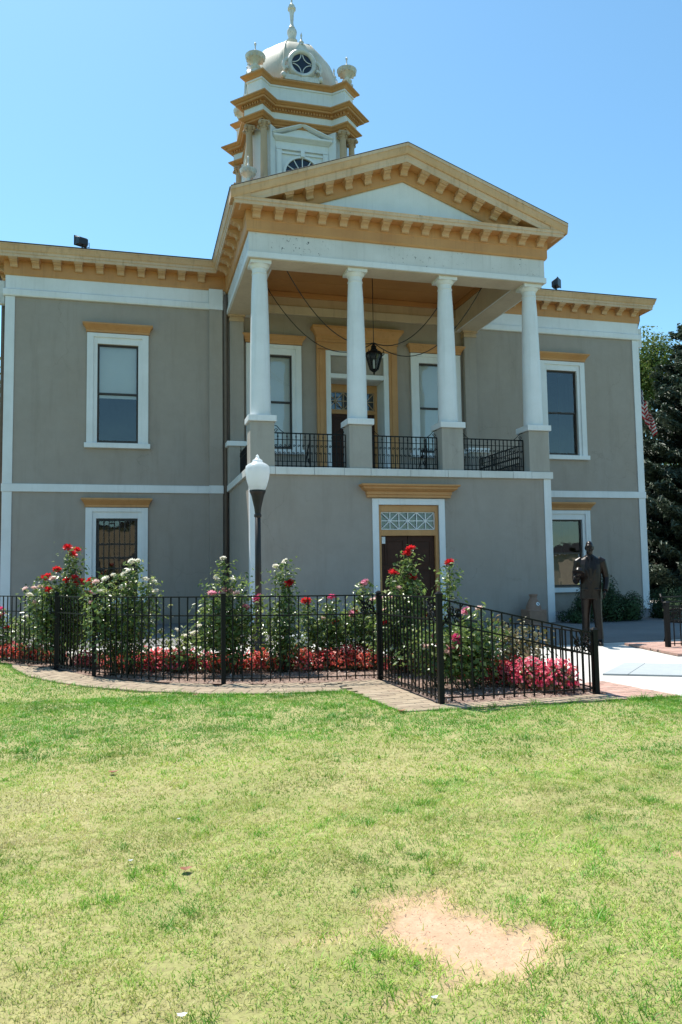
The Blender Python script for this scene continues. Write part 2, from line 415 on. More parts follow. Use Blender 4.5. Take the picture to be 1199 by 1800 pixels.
# ================================================================== THE GROUND
FENCE = [(-9.9, -7.3), (-9.25, -8.1), (-8.64, -8.91), (-8.1, -9.55), (-7.68, -10.1), (-7.42, -10.7), (-7.09, -11.25), (-6.65, -11.8), (-6.1, -12.28), (-5.49, -12.63), (-4.9, -12.83), (-4.2, -12.95), (-3.57, -13.0)]
FR = [(-3.57, -13.0), (-3.53, -14.92), (-1.72, -14.9)]
OUTER = [(-8.42, -9.25), (-8.33, -9.75), (-8.2, -10.2), (-7.95, -10.95), (-7.53, -11.7), (-7.05, -12.35), (-6.47, -12.89), (-6.0, -13.23), (-5.54, -13.47), (-4.95, -13.66), (-4.2, -13.72), (-4.12, -14.4), (-4.05, -15.18), (-2.5, -15.2), (-1.0, -15.3)]
DIRT = [(-5.60, -19.30), (-5.50, -19.18), (-5.31, -19.17), (-5.29, -19.34), (-5.16, -19.5), (-5.02, -19.72), (-5.14, -19.86), (-5.36, -19.95), (-5.50, -19.86), (-5.52, -19.7), (-5.60, -19.6), (-5.66, -19.45)]

# far ground sheet, street-side soil
g = MB(); g.quad((-400, -400, -.06), (400, -400, -.06), (400, 500, -.06), (-400, 500, -.06)); obj('ground', g, M['fargrass'], kind='structure')
g = MB(); g.quad((-14, -15.34, -.03), (16, -15.34, -.03), (16, 20, -.03), (-14, 20, -.03)); obj('plaza', g, M['concrete'], kind='structure')

g = MB(); g.prism([(-13.9, .2), (-13.9, -6.2), (-8, -6.6), (-3.9, -7.1), (.4, -9.7), (3.1, -9.62), (4.6, -9.35), (5.6, -7.6), (16, -7.4), (16, .2)], -.05, -.022); obj('shade_tone_paving', g, M['shade_tone_paving'], kind='structure')  # sheet over the plaza, darkened and outlined to paint in the building's shade
# lawn: fine sheet near the camera with a worn patch
def lawn_h(x, y): return .022*(fbm(x*1.3, y*1.3)-.5)+.012*(fbm(x*6, y*6)-.5)
def dirtmask(x, y):
    w = .24*(fbm(x*5+3, y*5+8)-.5)+.16*(fbm(x*20, y*20)-.5)+.07*(fbm(x*60, y*60)-.5)
    d = polydist(x, y, DIRT); d = np.where(inpoly(x, y, DIRT), d, -d)
    m = np.clip((d+w+.085)/.2, 0, 1)
    d2 = np.hypot((x+5.86)/1.8, (y+19.45)/.75); m = np.maximum(m, np.clip((.12-d2+w*.6)/.2, 0, .35))
    d3 = np.hypot((x+4.03), (y+19.13)/.6); m = np.maximum(m, np.clip((.12-d3+w*.5)/.1, 0, .9))
    d4 = np.hypot((x+5.75)/1.4, (y+19.95)); m = np.maximum(m, np.clip((.08-d4+w*.5)/.12, 0, .35))
    return m
LAWNPOLY = [(-14, -30), (8, -30), (8, -15.34), (-1.0, -15.3)] + OUTER[::-1][1:] + [(-8.64, -8.91), (-9.9, -7.3), (-14, -7.3)]
nx, ny = 300, 340
xs = np.linspace(-14, 8, nx); ys = np.linspace(-30, -7.3, ny); ys = np.sort(np.concatenate([ys, np.linspace(-20.6, -18.4, 90)])); xs = np.sort(np.concatenate([xs, np.linspace(-6.4, -4.2, 70)]))
nx, ny = len(xs), len(ys)
X, Y = np.meshgrid(xs, ys); Zh = lawn_h(X, Y); dm = dirtmask(X, Y); Zh = Zh-dm*.02
# behind the lawn edge the sheet dives under the paving
pin = inpoly(X, Y, LAWNPOLY); dd = polydist(X, Y, LAWNPOLY); Zh = np.where(pin, Zh, -.05-.0*dd); Zh = np.where(pin & (Y < -7.0), Zh+.0, Zh)
V = np.stack([X, Y, Zh], -1).reshape(-1, 3)
i = (np.arange(ny-1)[:, None]*nx+np.arange(nx-1)[None]).ravel()
L = np.stack([i, i+1, i+nx+1, i+nx], 1).ravel()
me = np_mesh('lawn', V, L, np.full(len(i), 4), mat=M['lawn'], smooth=True)
a = me.attributes.new('dirt', 'FLOAT', 'POINT'); a.data.foreach_set('value', dm.ravel().astype(np.float32))
o = bpy.data.objects.new('lawn', me); COL.objects.link(o); put(o, kind='structure')

# grass blades
def grass(n, x0, x1, y0, y1, h0, h1, w, seed):
    gq = np.random.default_rng(seed)
    x = gq.uniform(x0, x1, n); y = gq.uniform(y0, y1, n)
    k = inpoly(x, y, LAWNPOLY)
    # keep what the lens (and a step aside of it) can see
    dx, dy = x-CAM.x, y-CAM.y; dep = dx*fw.x+dy*fw.y; lat = dx*math.cos(YAW)-dy*math.sin(YAW)
    k &= (dep > 1.6) & (np.abs(lat) < dep*.52+2.0)
    dmk = dirtmask(x, y); k &= gq.random(n) > dmk*.985
    thin = fbm(x*3+40, y*3)
    k &= gq.random(n) < np.clip(.1+thin*1.3, 0, 1)*np.clip(-.1+1.9*fbm(x*14+9, y*14+4, 2), .08, 1)
    x, y = x[k], y[k]; n = len(x)
    big = fbm(x*.55+9, y*.8+2, 3); mid = fbm(x*2.2+31, y*2.2+77, 3); small = fbm(x*9, y*9+50, 2)
    edge = polydist(x, y, LAWNPOLY)
    dist = np.hypot(x-CAM.x, y-CAM.y)
    lush = np.clip((dist-5.9)/1.3, 0, 1)                  # watered strip along the bed
    dryness = .425+.55*(big-.5)+.45*(mid-.5)+.75*(small-.5)-.46*lush-.10*np.clip((x+5.5)/3, -.6, 1)*(1-lush)
    dryness += .10*np.clip(1-np.abs(y+17.0)/1.6, 0, 1)
    dryness += .25*np.clip(1-polydist(x, y, DIRT)/.25, 0, 1)*(gq.random(n) < .5)
    tone = np.clip(dryness+gq.normal(0, .2, n), 0, 1)
    h = gq.uniform(h0, h1, n)*(1+.7*(edge < .07))*(1.1-.35*tone)*(1+.8*(small-.5)); w = w*gq.uniform(.7, 1.3, n)
    tuft = .6*fbm(x*8+70, y*8+10, 2)+.4*fbm(x*21+7, y*21+3, 2); dk = np.clip((tuft-.63)/.06, 0, 1)*(gq.random(n) < .85); h *= 1+.75*dk; tone = np.clip(tone-.3*dk, 0, 1)
    ang = gq.uniform(0, 2*np.pi, n); lean = gq.uniform(.25, 1.9, n)*h; la = gq.uniform(0, 2*np.pi, n)
    z0 = lawn_h(x, y)-.006
    cx, cy = np.cos(ang)*w/2, np.sin(ang)*w/2
    lx, ly = np.cos(la)*lean, np.sin(la)*lean
    v0 = np.stack([x-cx, y-cy, z0], 1); v1 = np.stack([x+cx, y+cy, z0], 1)
    v2 = np.stack([x+cx*.8+lx*.4, y+cy*.8+ly*.4, z0+h*.6], 1); v3 = np.stack([x-cx*.8+lx*.4, y-cy*.8+ly*.4, z0+h*.6], 1)
    v4 = np.stack([x+lx, y+ly, z0+h*.95], 1)
    V = np.stack([v0, v1, v2, v3, v4], 1).reshape(-1, 3); i = np.arange(n)*5
    L = np.stack([i, i+1, i+2, i+3, i+3, i+2, i+4], 1).ravel(); sz = np.tile([4, 3], n)
    return V, L, sz, np.repeat(tone, 2)
parts = [grass(680000, -10.2, -1.2, -21.2, -17.6, .011, .028, .0034, 1), grass(540000, -12.2, 2.0, -17.6, -13.2, .013, .028, .0055, 2), grass(130000, -11, -4.0, -13.9, -8.2, .015, .034, .006, 3), grass(90000, -1.6, 3.5, -17.6, -15.2, .013, .03, .0055, 4)]
off = 0; VV = []; LL = []; SS = []; TT = []
for V, L, sz, tn in parts: VV.append(V); LL.append(L+off); SS.append(sz); TT.append(tn); off += len(V)
me = np_mesh('grass', np.concatenate(VV), np.concatenate(LL), np.concatenate(SS), np.concatenate(TT), M['grass'])
o = bpy.data.objects.new('grass', me); COL.objects.link(o); put(o, 'short lawn grass, green by the fence and dry straw in the middle', 'grass', kind='stuff')

n = 900; x = rng.uniform(-5.75, -4.95, n); y = rng.uniform(-20.0, -19.1, n); k = dirtmask(x, y) > .6; x, y = x[k], y[k]
m = MB()
for a_, b_ in zip(x, y):
    r_ = random.uniform(.001, .0028); m.sphere((a_, b_, float(lawn_h(np.array([a_]), np.array([b_]))[0])-.02+r_*.4), (r_*random.uniform(.8, 1.4), r_, r_*.7), 5, 3)
obj('dirt_crumbs', m, plain('dirt_crumb', (.64, .43, .29), .95, var=.4, scale=40), label='small crumbs of dry earth on the bare patch of lawn', cat='soil', kind='stuff', recalc=False)
# mulch bed
BED = FENCE + FR[1:] + [(-1.75, -14.3), (-1.62, -13.4), (-2.05, -12.2), (-2.75, -11.35), (-3.6, -10.9), (-4.6, -10.55), (-5.8, -10.1), (-6.8, -9.5), (-7.4, -8.6), (-8.2, -7.6), (-9.3, -6.6)]
g = MB(); n0 = len(BED); cxb, cyb = -5.2, -11.2
import bmesh
bm = bmesh.new(); vs = [bm.verts.new((x, y, .004)) for x, y in BED]; f = bm.faces.new(vs); bmesh.ops.triangulate(bm, faces=[f])
bmesh.ops.recalc_face_normals(bm, faces=bm.faces)
me = bpy.data.meshes.new('flower_bed'); bm.to_mesh(me); bm.free(); me.materials.append(M['mulch'])
o = bpy.data.objects.new('flower_bed', me); COL.objects.link(o); put(o, kind='structure')
n = 26000; x = rng.uniform(-10, -1.4, n); y = rng.uniform(-15, -6.6, n); k = inpoly(x, y, BED); x, y = x[k], y[k]; n = len(x)
pos = np.stack([x, y, .008+rng.uniform(0, .025, n)], 1); nr = np.stack([rng.normal(0, .5, n), rng.normal(0, .5, n), np.ones(n)], 1)
me = leaves_mesh('mulch_chips', pos, nr, rng.uniform(.02, .06, n), rng.random(n), M['chip'], .4)
o = bpy.data.objects.new('mulch_chips', me); COL.objects.link(o); put(o, 'brown bark mulch scattered over the flower bed', 'mulch', kind='stuff')

# ---- brick paving (each brick its own part)
def quadpt(a, b, c, d, u, v): return tuple((a[k]*(1-u)+b[k]*u)*(1-v)+(d[k]*(1-u)+c[k]*u)*v for k in (0, 1))
bme = {}
def brick_mesh(L_, W_, key):
    if key not in bme:
        m = MB(); l, w = L_/2, W_/2; b = .006
        m.loft([[(-l, -w, 0), (l, -w, 0), (l, w, 0), (-l, w, 0)], [(-l, -w, .03), (l, -w, .03), (l, w, .03), (-l, w, .03)], [(-l+b, -w+b, .037), (l-b, -w+b, .037), (l-b, w-b, .037), (-l+b, w-b, .037)]])
        me = m.mesh('brick'); fixn(me); bme[key] = me
    return bme[key]
def lay(parent, mat, rows, key, bl, bw, cap=290):
    cnt = 0
    for (x, y, a) in rows:
        if cnt >= cap: break
        me = brick_mesh(bl, bw, key)
        if not me.materials: me.materials.append(mat)
        o = bpy.data.objects.new('brick', me); COL.objects.link(o); o.parent = parent
        o.location = (x, y, -.022+random.uniform(-.002, .002)); o.rotation_euler = (random.uniform(-.012, .012), random.uniform(-.012, .012), a+random.uniform(-.02, .02)); cnt += 1
def sheet(name, poly, z, mat, parent=None, kind=None):
    bm = bmesh.new(); vs = [bm.verts.new((x, y, z)) for x, y in poly]; f = bm.faces.new(vs); bmesh.ops.triangulate(bm, faces=[f]); bmesh.ops.recalc_face_normals(bm, faces=bm.faces)
    me = bpy.data.meshes.new(name); bm.to_mesh(me); bm.free(); me.materials.append(mat)
    if me.polygons and me.polygons[0].normal.z < 0: me.flip_normals()
    o = bpy.data.objects.new(name, me); COL.objects.link(o); o.parent = parent
    if kind: o['kind'] = kind
    return o
def resample(P, step):
    P = [Vector(p) for p in P]; out = []; acc = 0; pos = 0
    for a, b in zip(P, P[1:]):
        l = (b-a).length
        while acc <= l:
            out.append((a+(b-a)*(acc/l), (b-a).normalized())); acc += step
        acc -= l
    return out
PATHPOLY = OUTER[:11] + [(-4.2, -13.0)] + [(x-.03, y-.04) for x, y in FENCE[::-1][1:9]] + [(-8.2, -9.42)]
border = sheet('brick_path', PATHPOLY, -.014, M['mortar'], kind='structure')
def inside(x, y, P): return bool(inpoly(np.array([x]), np.array([y]), P)[0]) and polydist(np.array([x]), np.array([y]), P)[0] > .035
def clip(poly, conv):
    A = sum(conv[i][0]*conv[(i+1) % len(conv)][1]-conv[(i+1) % len(conv)][0]*conv[i][1] for i in range(len(conv)))
    C_ = conv if A > 0 else conv[::-1]
    for i in range(len(C_)):
        ax, ay = C_[i]; bx, by = C_[(i+1) % len(C_)]; out = []
        d = lambda p: (bx-ax)*(p[1]-ay)-(by-ay)*(p[0]-ax)
        for j in range(len(poly)):
            p, q = poly[j], poly[(j+1) % len(poly)]; dp, dq = d(p), d(q)
            if dp >= 0: out.append(p)
            if (dp >= 0) != (dq >= 0): t = dp/(dp-dq); out.append((p[0]+(q[0]-p[0])*t, p[1]+(q[1]-p[1])*t))
        poly = out
        if len(poly) < 3: return []
    return poly
def area(P): return abs(sum(P[i][0]*P[(i+1) % len(P)][1]-P[(i+1) % len(P)][0]*P[i][1] for i in range(len(P))))/2
def paved(parent, mat, conv, x0, y0, nx_, ny_, px, py, bl, bw, key, ang=0, xmax=1e9):
    ca, sa = math.cos(ang), math.sin(ang)
    for jy in range(ny_):
        for jx in range(nx_):
            u = px*jx+px*.5*(jy % 2); v = -py*jy; cx_, cy_ = x0+u*ca-v*sa, y0+u*sa+v*ca
            if cx_ > xmax: continue
            R4 = [(cx_+a*ca-b*sa, cy_+a*sa+b*ca) for a, b in ((-bl/2, -bw/2), (bl/2, -bw/2), (bl/2, bw/2), (-bl/2, bw/2))]
            c = clip(R4, conv)
            if not c or area(c) < .12*bl*bw: continue
            if area(c) > .985*bl*bw: lay(parent, mat, [(cx_, cy_, ang)], key, bl, bw)
            else:
                m = MB(); m.prism([(x-cx_, y-cy_) for x, y in c], 0, .036); o = obj('brick', m, mat, parent, loc=(cx_, cy_, -.022+random.uniform(-.002, .002)))
rows = []
OUTC = OUTER[:11]
for kx in range(8):
    offp = []
    for (p, d) in resample(OUTC, .05):
        nrm_ = Vector((-d.y, d.x)); offp.append(p+nrm_*(.056+kx*.112))
    for p, d in resample(offp, .215):
        q = p+d*.1*(kx % 2)
        if inside(q.x, q.y, PATHPOLY): rows.append((q.x, q.y, math.atan2(d.y, d.x)))
lay(border, M['brick'], rows, 'b', .209, .106)
ZA = [(-4.195, -13.72), (-4.07, -14.97), (-3.56, -14.97), (-3.6, -13.03), (-4.195, -13.03)]
ZB = [(-4.07, -14.97), (-4.04, -15.19), (-1.66, -15.28), (-1.66, -14.95), (-3.56, -14.965)]
ZC = [(-1.66, -14.9), (-1.66, -15.28), (-.98, -15.31), (-1.12, -14.1), (-1.6, -14.2)]
ap = sheet('brick_apron', [(-4.195, -13.03), (-4.195, -13.72), (-4.04, -15.19), (-.98, -15.31), (-1.12, -14.1), (-1.6, -14.2), (-1.66, -14.93), (-3.55, -14.955), (-3.59, -13.03)], -.014, M['mortar'], kind='structure')
paved(ap, M['brick'], ZA, -4.1, -13.06, 4, 20, .215, .112, .209, .106, 'b2')
paved(ap, M['brick'], ZB, -4.1, -15.0, 14, 4, .215, .112, .209, .106, 'b2')
paved(ap, M['redbrick'], ZC, -1.6, -14.1, 5, 14, .215, .112, .209, .106, 'b4')
rb = [(1.95, -10.15), (1.62, -11.98), (7.5, -13.6), (7.5, -10.9)]
rbo = sheet('brick_paving', rb, -.016, M['mortar'], kind='structure')
paved(rbo, M['redbrick'], rb, 1.6, -9.9, 14, 22, .23, .122, .224, .116, 'b3', -.13, 4.3)

# granite slab set into the walk, three panels
gs = empty('granite_slab', (0, 0, 0), 'flat grey granite slab set into the pale concrete walk', 'paving slab')
qa, qb, qc, qd = (-.65, -13.4), (1.0, -14.4), (1.75, -13.45), (.31, -12.5)
for u0_, u1_, v0_, v1_ in ((0, .16, 0, 1), (.165, .62, 0, 1), (.625, 1, 0, 1)):
    m = MB(); P4 = [quadpt(qa, qb, qc, qd, u, v) for u, v in ((u0_, v0_), (u1_, v0_), (u1_, v1_), (u0_, v1_))]
    m.prism(P4, -.028, -.008); obj('panel', m, M['granite'], gs)

# ================================================================== COURTHOUSE
CH = empty('courthouse', (0, 0, 0), 'two storey grey stucco courthouse with ochre cornice, white columned portico and domed tower', 'building')
HW = 10.0; PF = -4.37; PX = 3.93
wins_u = [(-7.04, 5.04, 7.90), (7.04, 5.04, 7.90)]
def wall(mb, holes, x0, x1, z0, z1, y, depth):
    xs_ = sorted({x0, x1, *[h[0] for h in holes], *[h[1] for h in holes]}); zs = sorted({z0, z1, *[h[2] for h in holes], *[h[3] for h in holes]})
    for a, b in zip(xs_, xs_[1:]):
        for c, d in zip(zs, zs[1:]):
            mx, mz = (a+b)/2, (c+d)/2
            if any(h[0] < mx < h[1] and h[2] < mz < h[3] for h in holes): continue
            mb.quad((a, y, c), (b, y, c), (b, y, d), (a, y, d))
            mb.quad((a, y+depth, c), (b, y+depth, c), (b, y+depth, d), (a, y+depth, d))
    for a, b, c, d in holes:
        mb.quad((a, y, c), (a, y+depth, c), (a, y+depth, d), (a, y, d)); mb.quad((b, y, c), (b, y+depth, c), (b, y+depth, d), (b, y, d))
        mb.quad((a, y, c), (b, y, c), (b, y+depth, c), (a, y+depth, c)); mb.quad((a, y, d), (b, y, d), (b, y+depth, d), (a, y+depth, d))
WIN = [(-7.04, 5.07, 7.87, 0), (7.04, 5.07, 7.87, 0), (-7.04, .75, 2.93, 0), (7.04, .75, 2.93, 0), (-2.58, 5.02, 7.85, 0), (2.58, 5.02, 7.85, 0)]
holes = [(cx-.56, cx+.56, a, b) for cx, a, b, _ in WIN] + [(-.86, .86, 3.8, 7.93)]
m = MB(); wall(m, holes, -HW, HW, -.15, 10.05, 0, .4)
m.quad((-HW, 0, -.15), (-HW, 18, -.15), (-HW, 18, 10.05), (-HW, 0, 10.05)); m.quad((HW, 0, -.15), (HW, 18, -.15), (HW, 18, 10.05), (HW, 0, 10.05))
m.quad((-HW, 18, -.15), (HW, 18, -.15), (HW, 18, 10.05), (-HW, 18, 10.05))
obj('wall', m, M['stucco'], CH, recalc=False)
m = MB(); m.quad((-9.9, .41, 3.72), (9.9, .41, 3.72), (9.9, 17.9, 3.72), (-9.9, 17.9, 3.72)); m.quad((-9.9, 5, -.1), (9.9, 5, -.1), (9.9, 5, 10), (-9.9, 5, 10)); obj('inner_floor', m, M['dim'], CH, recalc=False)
# porch base
m = MB(); wall(m, [(-.79, .79, -.15, 3.0)], -PX, PX, -.15, 3.70, PF, .3)
m.quad((-PX, PF, -.15), (-PX, -.002, -.15), (-PX, -.002, 3.7), (-PX, PF, 3.7)); m.quad((PX, PF, -.15), (PX, -.002, -.15), (PX, -.002, 3.7), (PX, PF, 3.7))
obj('porch_base', m, M['stucco'], CH, recalc=False)
m = MB(); m.box(-3.7, 3.7, -4.2, -.003, 3.66, 3.80); obj('porch_floor', m, M['whitestone'], CH)
# ledge slabs
xe = [-4.0, -3.35, -2.4, -1.66, -.98, .05, 1.05, 1.95, 2.85, 3.38, 4.0]
for a, b in zip(xe, xe[1:]):
    m = MB(); m.box(a+.004, b-.004, -4.45, -3.92, 3.69, 3.87+random.uniform(-.004, .004)); obj('ledge_slab', m, M['whitestone'], CH, bevel=.008)
for s in (-1, 1):
    ye = [-3.915, -2.95, -1.95, -.95, -.005]
    for a, b in zip(ye, ye[1:]):
        m = MB(); m.box(min(s*4.0, s*3.45), max(s*4.0, s*3.45), a+.004, b-.004, 3.69, 3.87+random.uniform(-.004, .004)); obj('ledge_slab', m, M['whitestone'], CH, bevel=.008)
# corner boards
def cboard(name, pts, z0, z1, mat): m = MB(); m.prism(pts, z0, z1); return obj(name, m, mat, CH)
for s in (-1, 1):
    L = lambda x, y: (s*x, y)
    cboard('corner_board', [L(PX-.18, PF-.022), L(PX+.022, PF-.022), L(PX+.022, PF+.2), L(PX+.003, PF+.2), L(PX+.003, PF-.003), L(PX-.18, PF-.003)], -.12, 3.685, M['white'])
    for z0, z1 in ((-.05, 3.655), (3.875, 9.065)):
        cboard('corner_board', [L(HW-.22, -.03), L(HW+.03, -.03), L(HW+.03, .22), L(HW+.003, .22), L(HW+.003, -.003), L(HW-.22, -.003)], z0, z1, M['white'])
    # string course and frieze on the wings
    path = [(s*4.0, 0), (s*HW, 0), (s*HW, 18)]; sd = 1 if s > 0 else -1
    m = MB(); m.sweep(path, [(0, 3.66), (.05, 3.66), (.05, 3.868), (0, 3.88)], sd); obj('string_course', m, M['white'], CH)
    m = MB(); m.sweep(path, [(0, 9.07), (.07, 9.07), (.085, 9.1), (.085, 9.25), (.05, 9.275), (0, 9.275)], sd); obj('architrave', m, M['white'], CH)
    m = MB(); m.sweep(path, [(0, 9.272), (.03, 9.272), (.03, 9.66), (0, 9.66)], sd); obj('frieze', m, M['white'], CH)
    m = MB(); m.sweep(path, [(0, 9.655), (.055, 9.655), (.07, 9.7), (.07, 10.09), (0, 10.09)], sd); obj('bed_moulding', m, M['ochre'], CH)
# left wing pier strip, half pilasters
m = MB(); m.box(-4.49, -4.11, -.14, -.002, -.1, 3.655); m.box(-4.49, -4.11, -.14, -.002, 3.875, 9.05); obj('pilaster', m, M['stucco'], CH, bevel=.006)
m = MB(); m.box(-4.50, -4.10, -.16, -.10, 3.65, 3.88); obj('pilaster_band', m, M['white'], CH)
m = MB(); m.box(-4.50, -4.10, -.155, -.09, 9.052, 9.66); obj('pilaster_cap', m, M['white'], CH)
for s in (-1, 1):
    m = MB(); x0, x1 = sorted((s*3.5, s*3.9)); m.box(x0, x1, -.22, -.003, 3.8, 8.72); obj('pilaster', m, M['stucco'], CH, bevel=.006)
    m = MB()
    for z0, z1, e in ((8.72, 8.8, .02), (8.8, 8.86, .0), (8.86, 8.93, .05)): m.box(x0-e, x1+e, -.22-e, -.004, z0, z1)
    obj('pilaster_cap', m, M['tan'], CH, bevel=.005)
    m = MB(); x0, x1 = sorted((s*3.42, s*3.99)); m.box(x0, x1, -.62, -.23, 3.805, 4.96); obj('half_pier', m, M['pier'], CH, bevel=.006)
    m = MB(); m.box(x0-.06, x1+.06, -.68, -.225, 4.96, 5.10); obj('pier_cap', m, M['white'], CH, bevel=.008)
# columns on piers
colx = [-3.645, -1.215, 1.215, 3.645]
cp = MB(); cp.lathe([(.25, 0), (.252, .05), (.25, .4), (.243, 1.2), (.225, 2.2), (.2, 3.1), (.178, 3.5)], n=32, cap=False)
cp.lathe([(.178, 3.5), (.19, 3.505), (.195, 3.52), (.19, 3.535), (.178, 3.54)], n=32, cap=False); cp.lathe([(.178, 3.54), (.178, 3.64), (.2, 3.65), (.205, 3.665), (.24, 3.71), (.245, 3.725)], n=32)
cme = cp.mesh('column', True); cme.set_sharp_from_angle(angle=R(50)); cme.materials.append(M['white'])
for x in colx:
    c = bpy.data.objects.new('column', cme); COL.objects.link(c); c.parent = CH; c.location = (x, -4.13, 5.105)
    m = MB(); m.box(-.255, .255, -.255, .255, 3.726, 3.815); obj('abacus', m, M['white'], c, bevel=.006)
    m = MB(); m.box(x-.34, x+.34, -4.46, -3.79, 4.955, 5.104); obj('plinth', m, M['white'], CH, bevel=.01)
    m = MB(); m.box(x-.29, x+.29, -4.40, -3.85, 3.872, 4.953); obj('pier', m, M['pier'], CH, bevel=.008)
# portico entablature
def ringbeam(name, off, z0, z1, mat, wid=.62):
    m = MB(); o_ = [(-3.95-off, -.004), (-3.95-off, -4.45-off), (3.95+off, -4.45-off), (3.95+off, -.004)]
    i_ = [(-3.95+wid, -.004), (-3.95+wid, -4.45+wid), (3.95-wid, -4.45+wid), (3.95-wid, -.004)]
    for k in range(3):
        m.loft([[(*o_[k], z0), (*o_[k], z1), (*i_[k], z1), (*i_[k], z0)], [(*o_[k+1], z0), (*o_[k+1], z1), (*i_[k+1], z1), (*i_[k+1], z0)]])
    return obj(name, m, mat, CH)
ringbeam('portico_architrave', .035, 8.925, 9.06, M['white'], .66)
m = MB(); m.box(-3.93, 3.93, -4.43, -3.82, 8.912, 8.923)
for s_ in (-1, 1): m.box(min(s_*3.93, s_*3.32), max(s_*3.93, s_*3.32), -3.815, -.24, 8.912, 8.923); m.box(min(s_*3.288, s_*3.276), max(s_*3.288, s_*3.276), -3.75, -.1, 8.93, 9.6)
m.box(-3.27, 3.27, -3.788, -3.776, 8.93, 9.6); obj('beam_soffit', m, M['soffit'], CH)
ringbeam('portico_frieze', 0, 9.058, 9.56, M['whitefrieze'])
m = MB(); m.sweep([(-3.95, 0), (-3.95, -4.45), (3.95, -4.45), (3.95, 0)], [(0, 9.555), (.045, 9.555), (.065, 9.6), (.065, 9.82), (.075, 9.83), (.075, 10.09), (0, 10.09)], 1 if False else -1)
# portico path runs left-front-right: outside is to the right of travel when going -Y then +X then +Y reversed
m = MB(); m.sweep([(3.95, 0), (3.95, -4.45), (-3.95, -4.45), (-3.95, 0)], [(0, 9.555), (.045, 9.555), (.065, 9.6), (.065, 9.82), (.075, 9.83), (.075, 10.09), (0, 10.09)], -1)
obj('bed_moulding', m, M['ochre'], CH)
# corona and crowning moulding
full = [(HW, 18), (HW, 0), (3.95, 0), (3.95, -4.45), (-3.95, -4.45), (-3.95, 0), (-HW, 0), (-HW, 18)]
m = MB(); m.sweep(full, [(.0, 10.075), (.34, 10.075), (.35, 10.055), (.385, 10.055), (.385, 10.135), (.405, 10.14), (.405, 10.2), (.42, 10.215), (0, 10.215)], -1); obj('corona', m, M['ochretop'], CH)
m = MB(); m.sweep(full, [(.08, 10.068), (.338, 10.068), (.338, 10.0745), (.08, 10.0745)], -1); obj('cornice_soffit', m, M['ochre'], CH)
for pth in ([(HW, 18), (HW, 0), (3.95, 0), (3.95, -4.86)], [(-3.95, -4.86), (-3.95, 0), (-HW, 0), (-HW, 18)]):
    m = MB(); m.sweep(pth, [(0, 10.212), (.425, 10.212), (.44, 10.235), (.44, 10.25), (.45, 10.28), (.465, 10.325), (.47, 10.335), (.47, 10.345), (.48, 10.35), (.48, 10.39), (0, 10.40)], -1); obj('crown_moulding', m, M['ochremid'], CH)
    m = MB(); m.sweep(pth, [(0, 10.40), (.48, 10.388), (.485, 10.40), (.5, 10.412), (0, 10.43)], -1); obj('roof_edge', m, M['roof'], CH)
# modillion brackets
bk = MB()
for h, p0, p1 in ((0, 0, .1),): pass
prof = [(p_, z_*.76) for p_, z_ in [(0, -.29), (.05, -.29), (.075, -.27), (.085, -.2), (.13, -.16), (.21, -.14), (.235, -.115), (.24, -.05), (.27, -.04), (.27, 0), (0, 0)]]
bk.loft([[(-.095, -p, z) for p, z in prof], [(.095, -p, z) for p, z in prof]])
bk.box(-.122, .122, -.3, 0, -.045, -.001); bk.box(-.108, .108, -.285, 0, -.07, -.044)
bme_ = bk.mesh('bracket'); fixn(bme_); bme_.materials.append(M['ochremid'])
bm2 = bme_.copy(); 
def bracket(x, y, z, rz=0, ry=0):
    o = bpy.data.objects.new('bracket', bme_); COL.objects.link(o); o.parent = CH; o.location = (x, y, z); o.rotation_euler = (0, ry, rz)
for k in range(15): bracket(-3.78+k*.54, -4.522, 10.072)
for s in (-1, 1):
    for k in range(10): bracket(s*(4.72+k*.565), -.072, 10.072)
    for k in range(6): bracket(s*4.022, -.85-k*.6, 10.072, rz=s*math.pi/2)
    for k in range(24): bracket(s*(HW+.072), .45+k*.7, 10.072, rz=s*math.pi/2)
# pediment
SL = .372; XE = 4.425
zl = lambda x: 10.40+(XE-abs(x))*SL
def rake(name, prof, mat, xe=XE, yb=-4.45):
    m = MB(); m.loft([[(sx, yb-p, zl(sx)+dz) for p, dz in prof] for sx in (-xe, 0, xe)]); return obj(name, m, mat, CH)
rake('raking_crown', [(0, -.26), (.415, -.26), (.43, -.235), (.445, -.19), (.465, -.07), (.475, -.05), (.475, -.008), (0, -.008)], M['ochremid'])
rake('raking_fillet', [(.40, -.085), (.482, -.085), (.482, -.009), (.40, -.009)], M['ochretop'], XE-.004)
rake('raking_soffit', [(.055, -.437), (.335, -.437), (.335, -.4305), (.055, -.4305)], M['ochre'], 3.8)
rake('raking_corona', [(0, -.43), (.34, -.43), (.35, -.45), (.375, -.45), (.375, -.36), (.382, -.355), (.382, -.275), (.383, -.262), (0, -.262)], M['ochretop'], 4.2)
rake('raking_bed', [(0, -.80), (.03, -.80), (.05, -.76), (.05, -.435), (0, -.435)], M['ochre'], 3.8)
rake('roof_edge', [(0, -.006), (.48, -.006), (.485, .012), (.46, .028), (0, .03)], M['roof'])
ang = math.atan(SL)
for s in (-1, 1):
    for k in range(6):
        x = s*(.52+k*.5); bracket(x, -4.502, zl(x)-.435, ry=s*ang)
bracket(0, -4.503, zl(0)-.46)
m = MB(); m.loft([[(-3.3, -4.44, 10.2), (3.3, -4.44, 10.2), (0, -4.44, 11.45)], [(-3.3, -4.3, 10.2), (3.3, -4.3, 10.2), (0, -4.3, 11.45)]]); obj('tympanum', m, M['white'], CH)
m = MB(); ye_ = 4.0
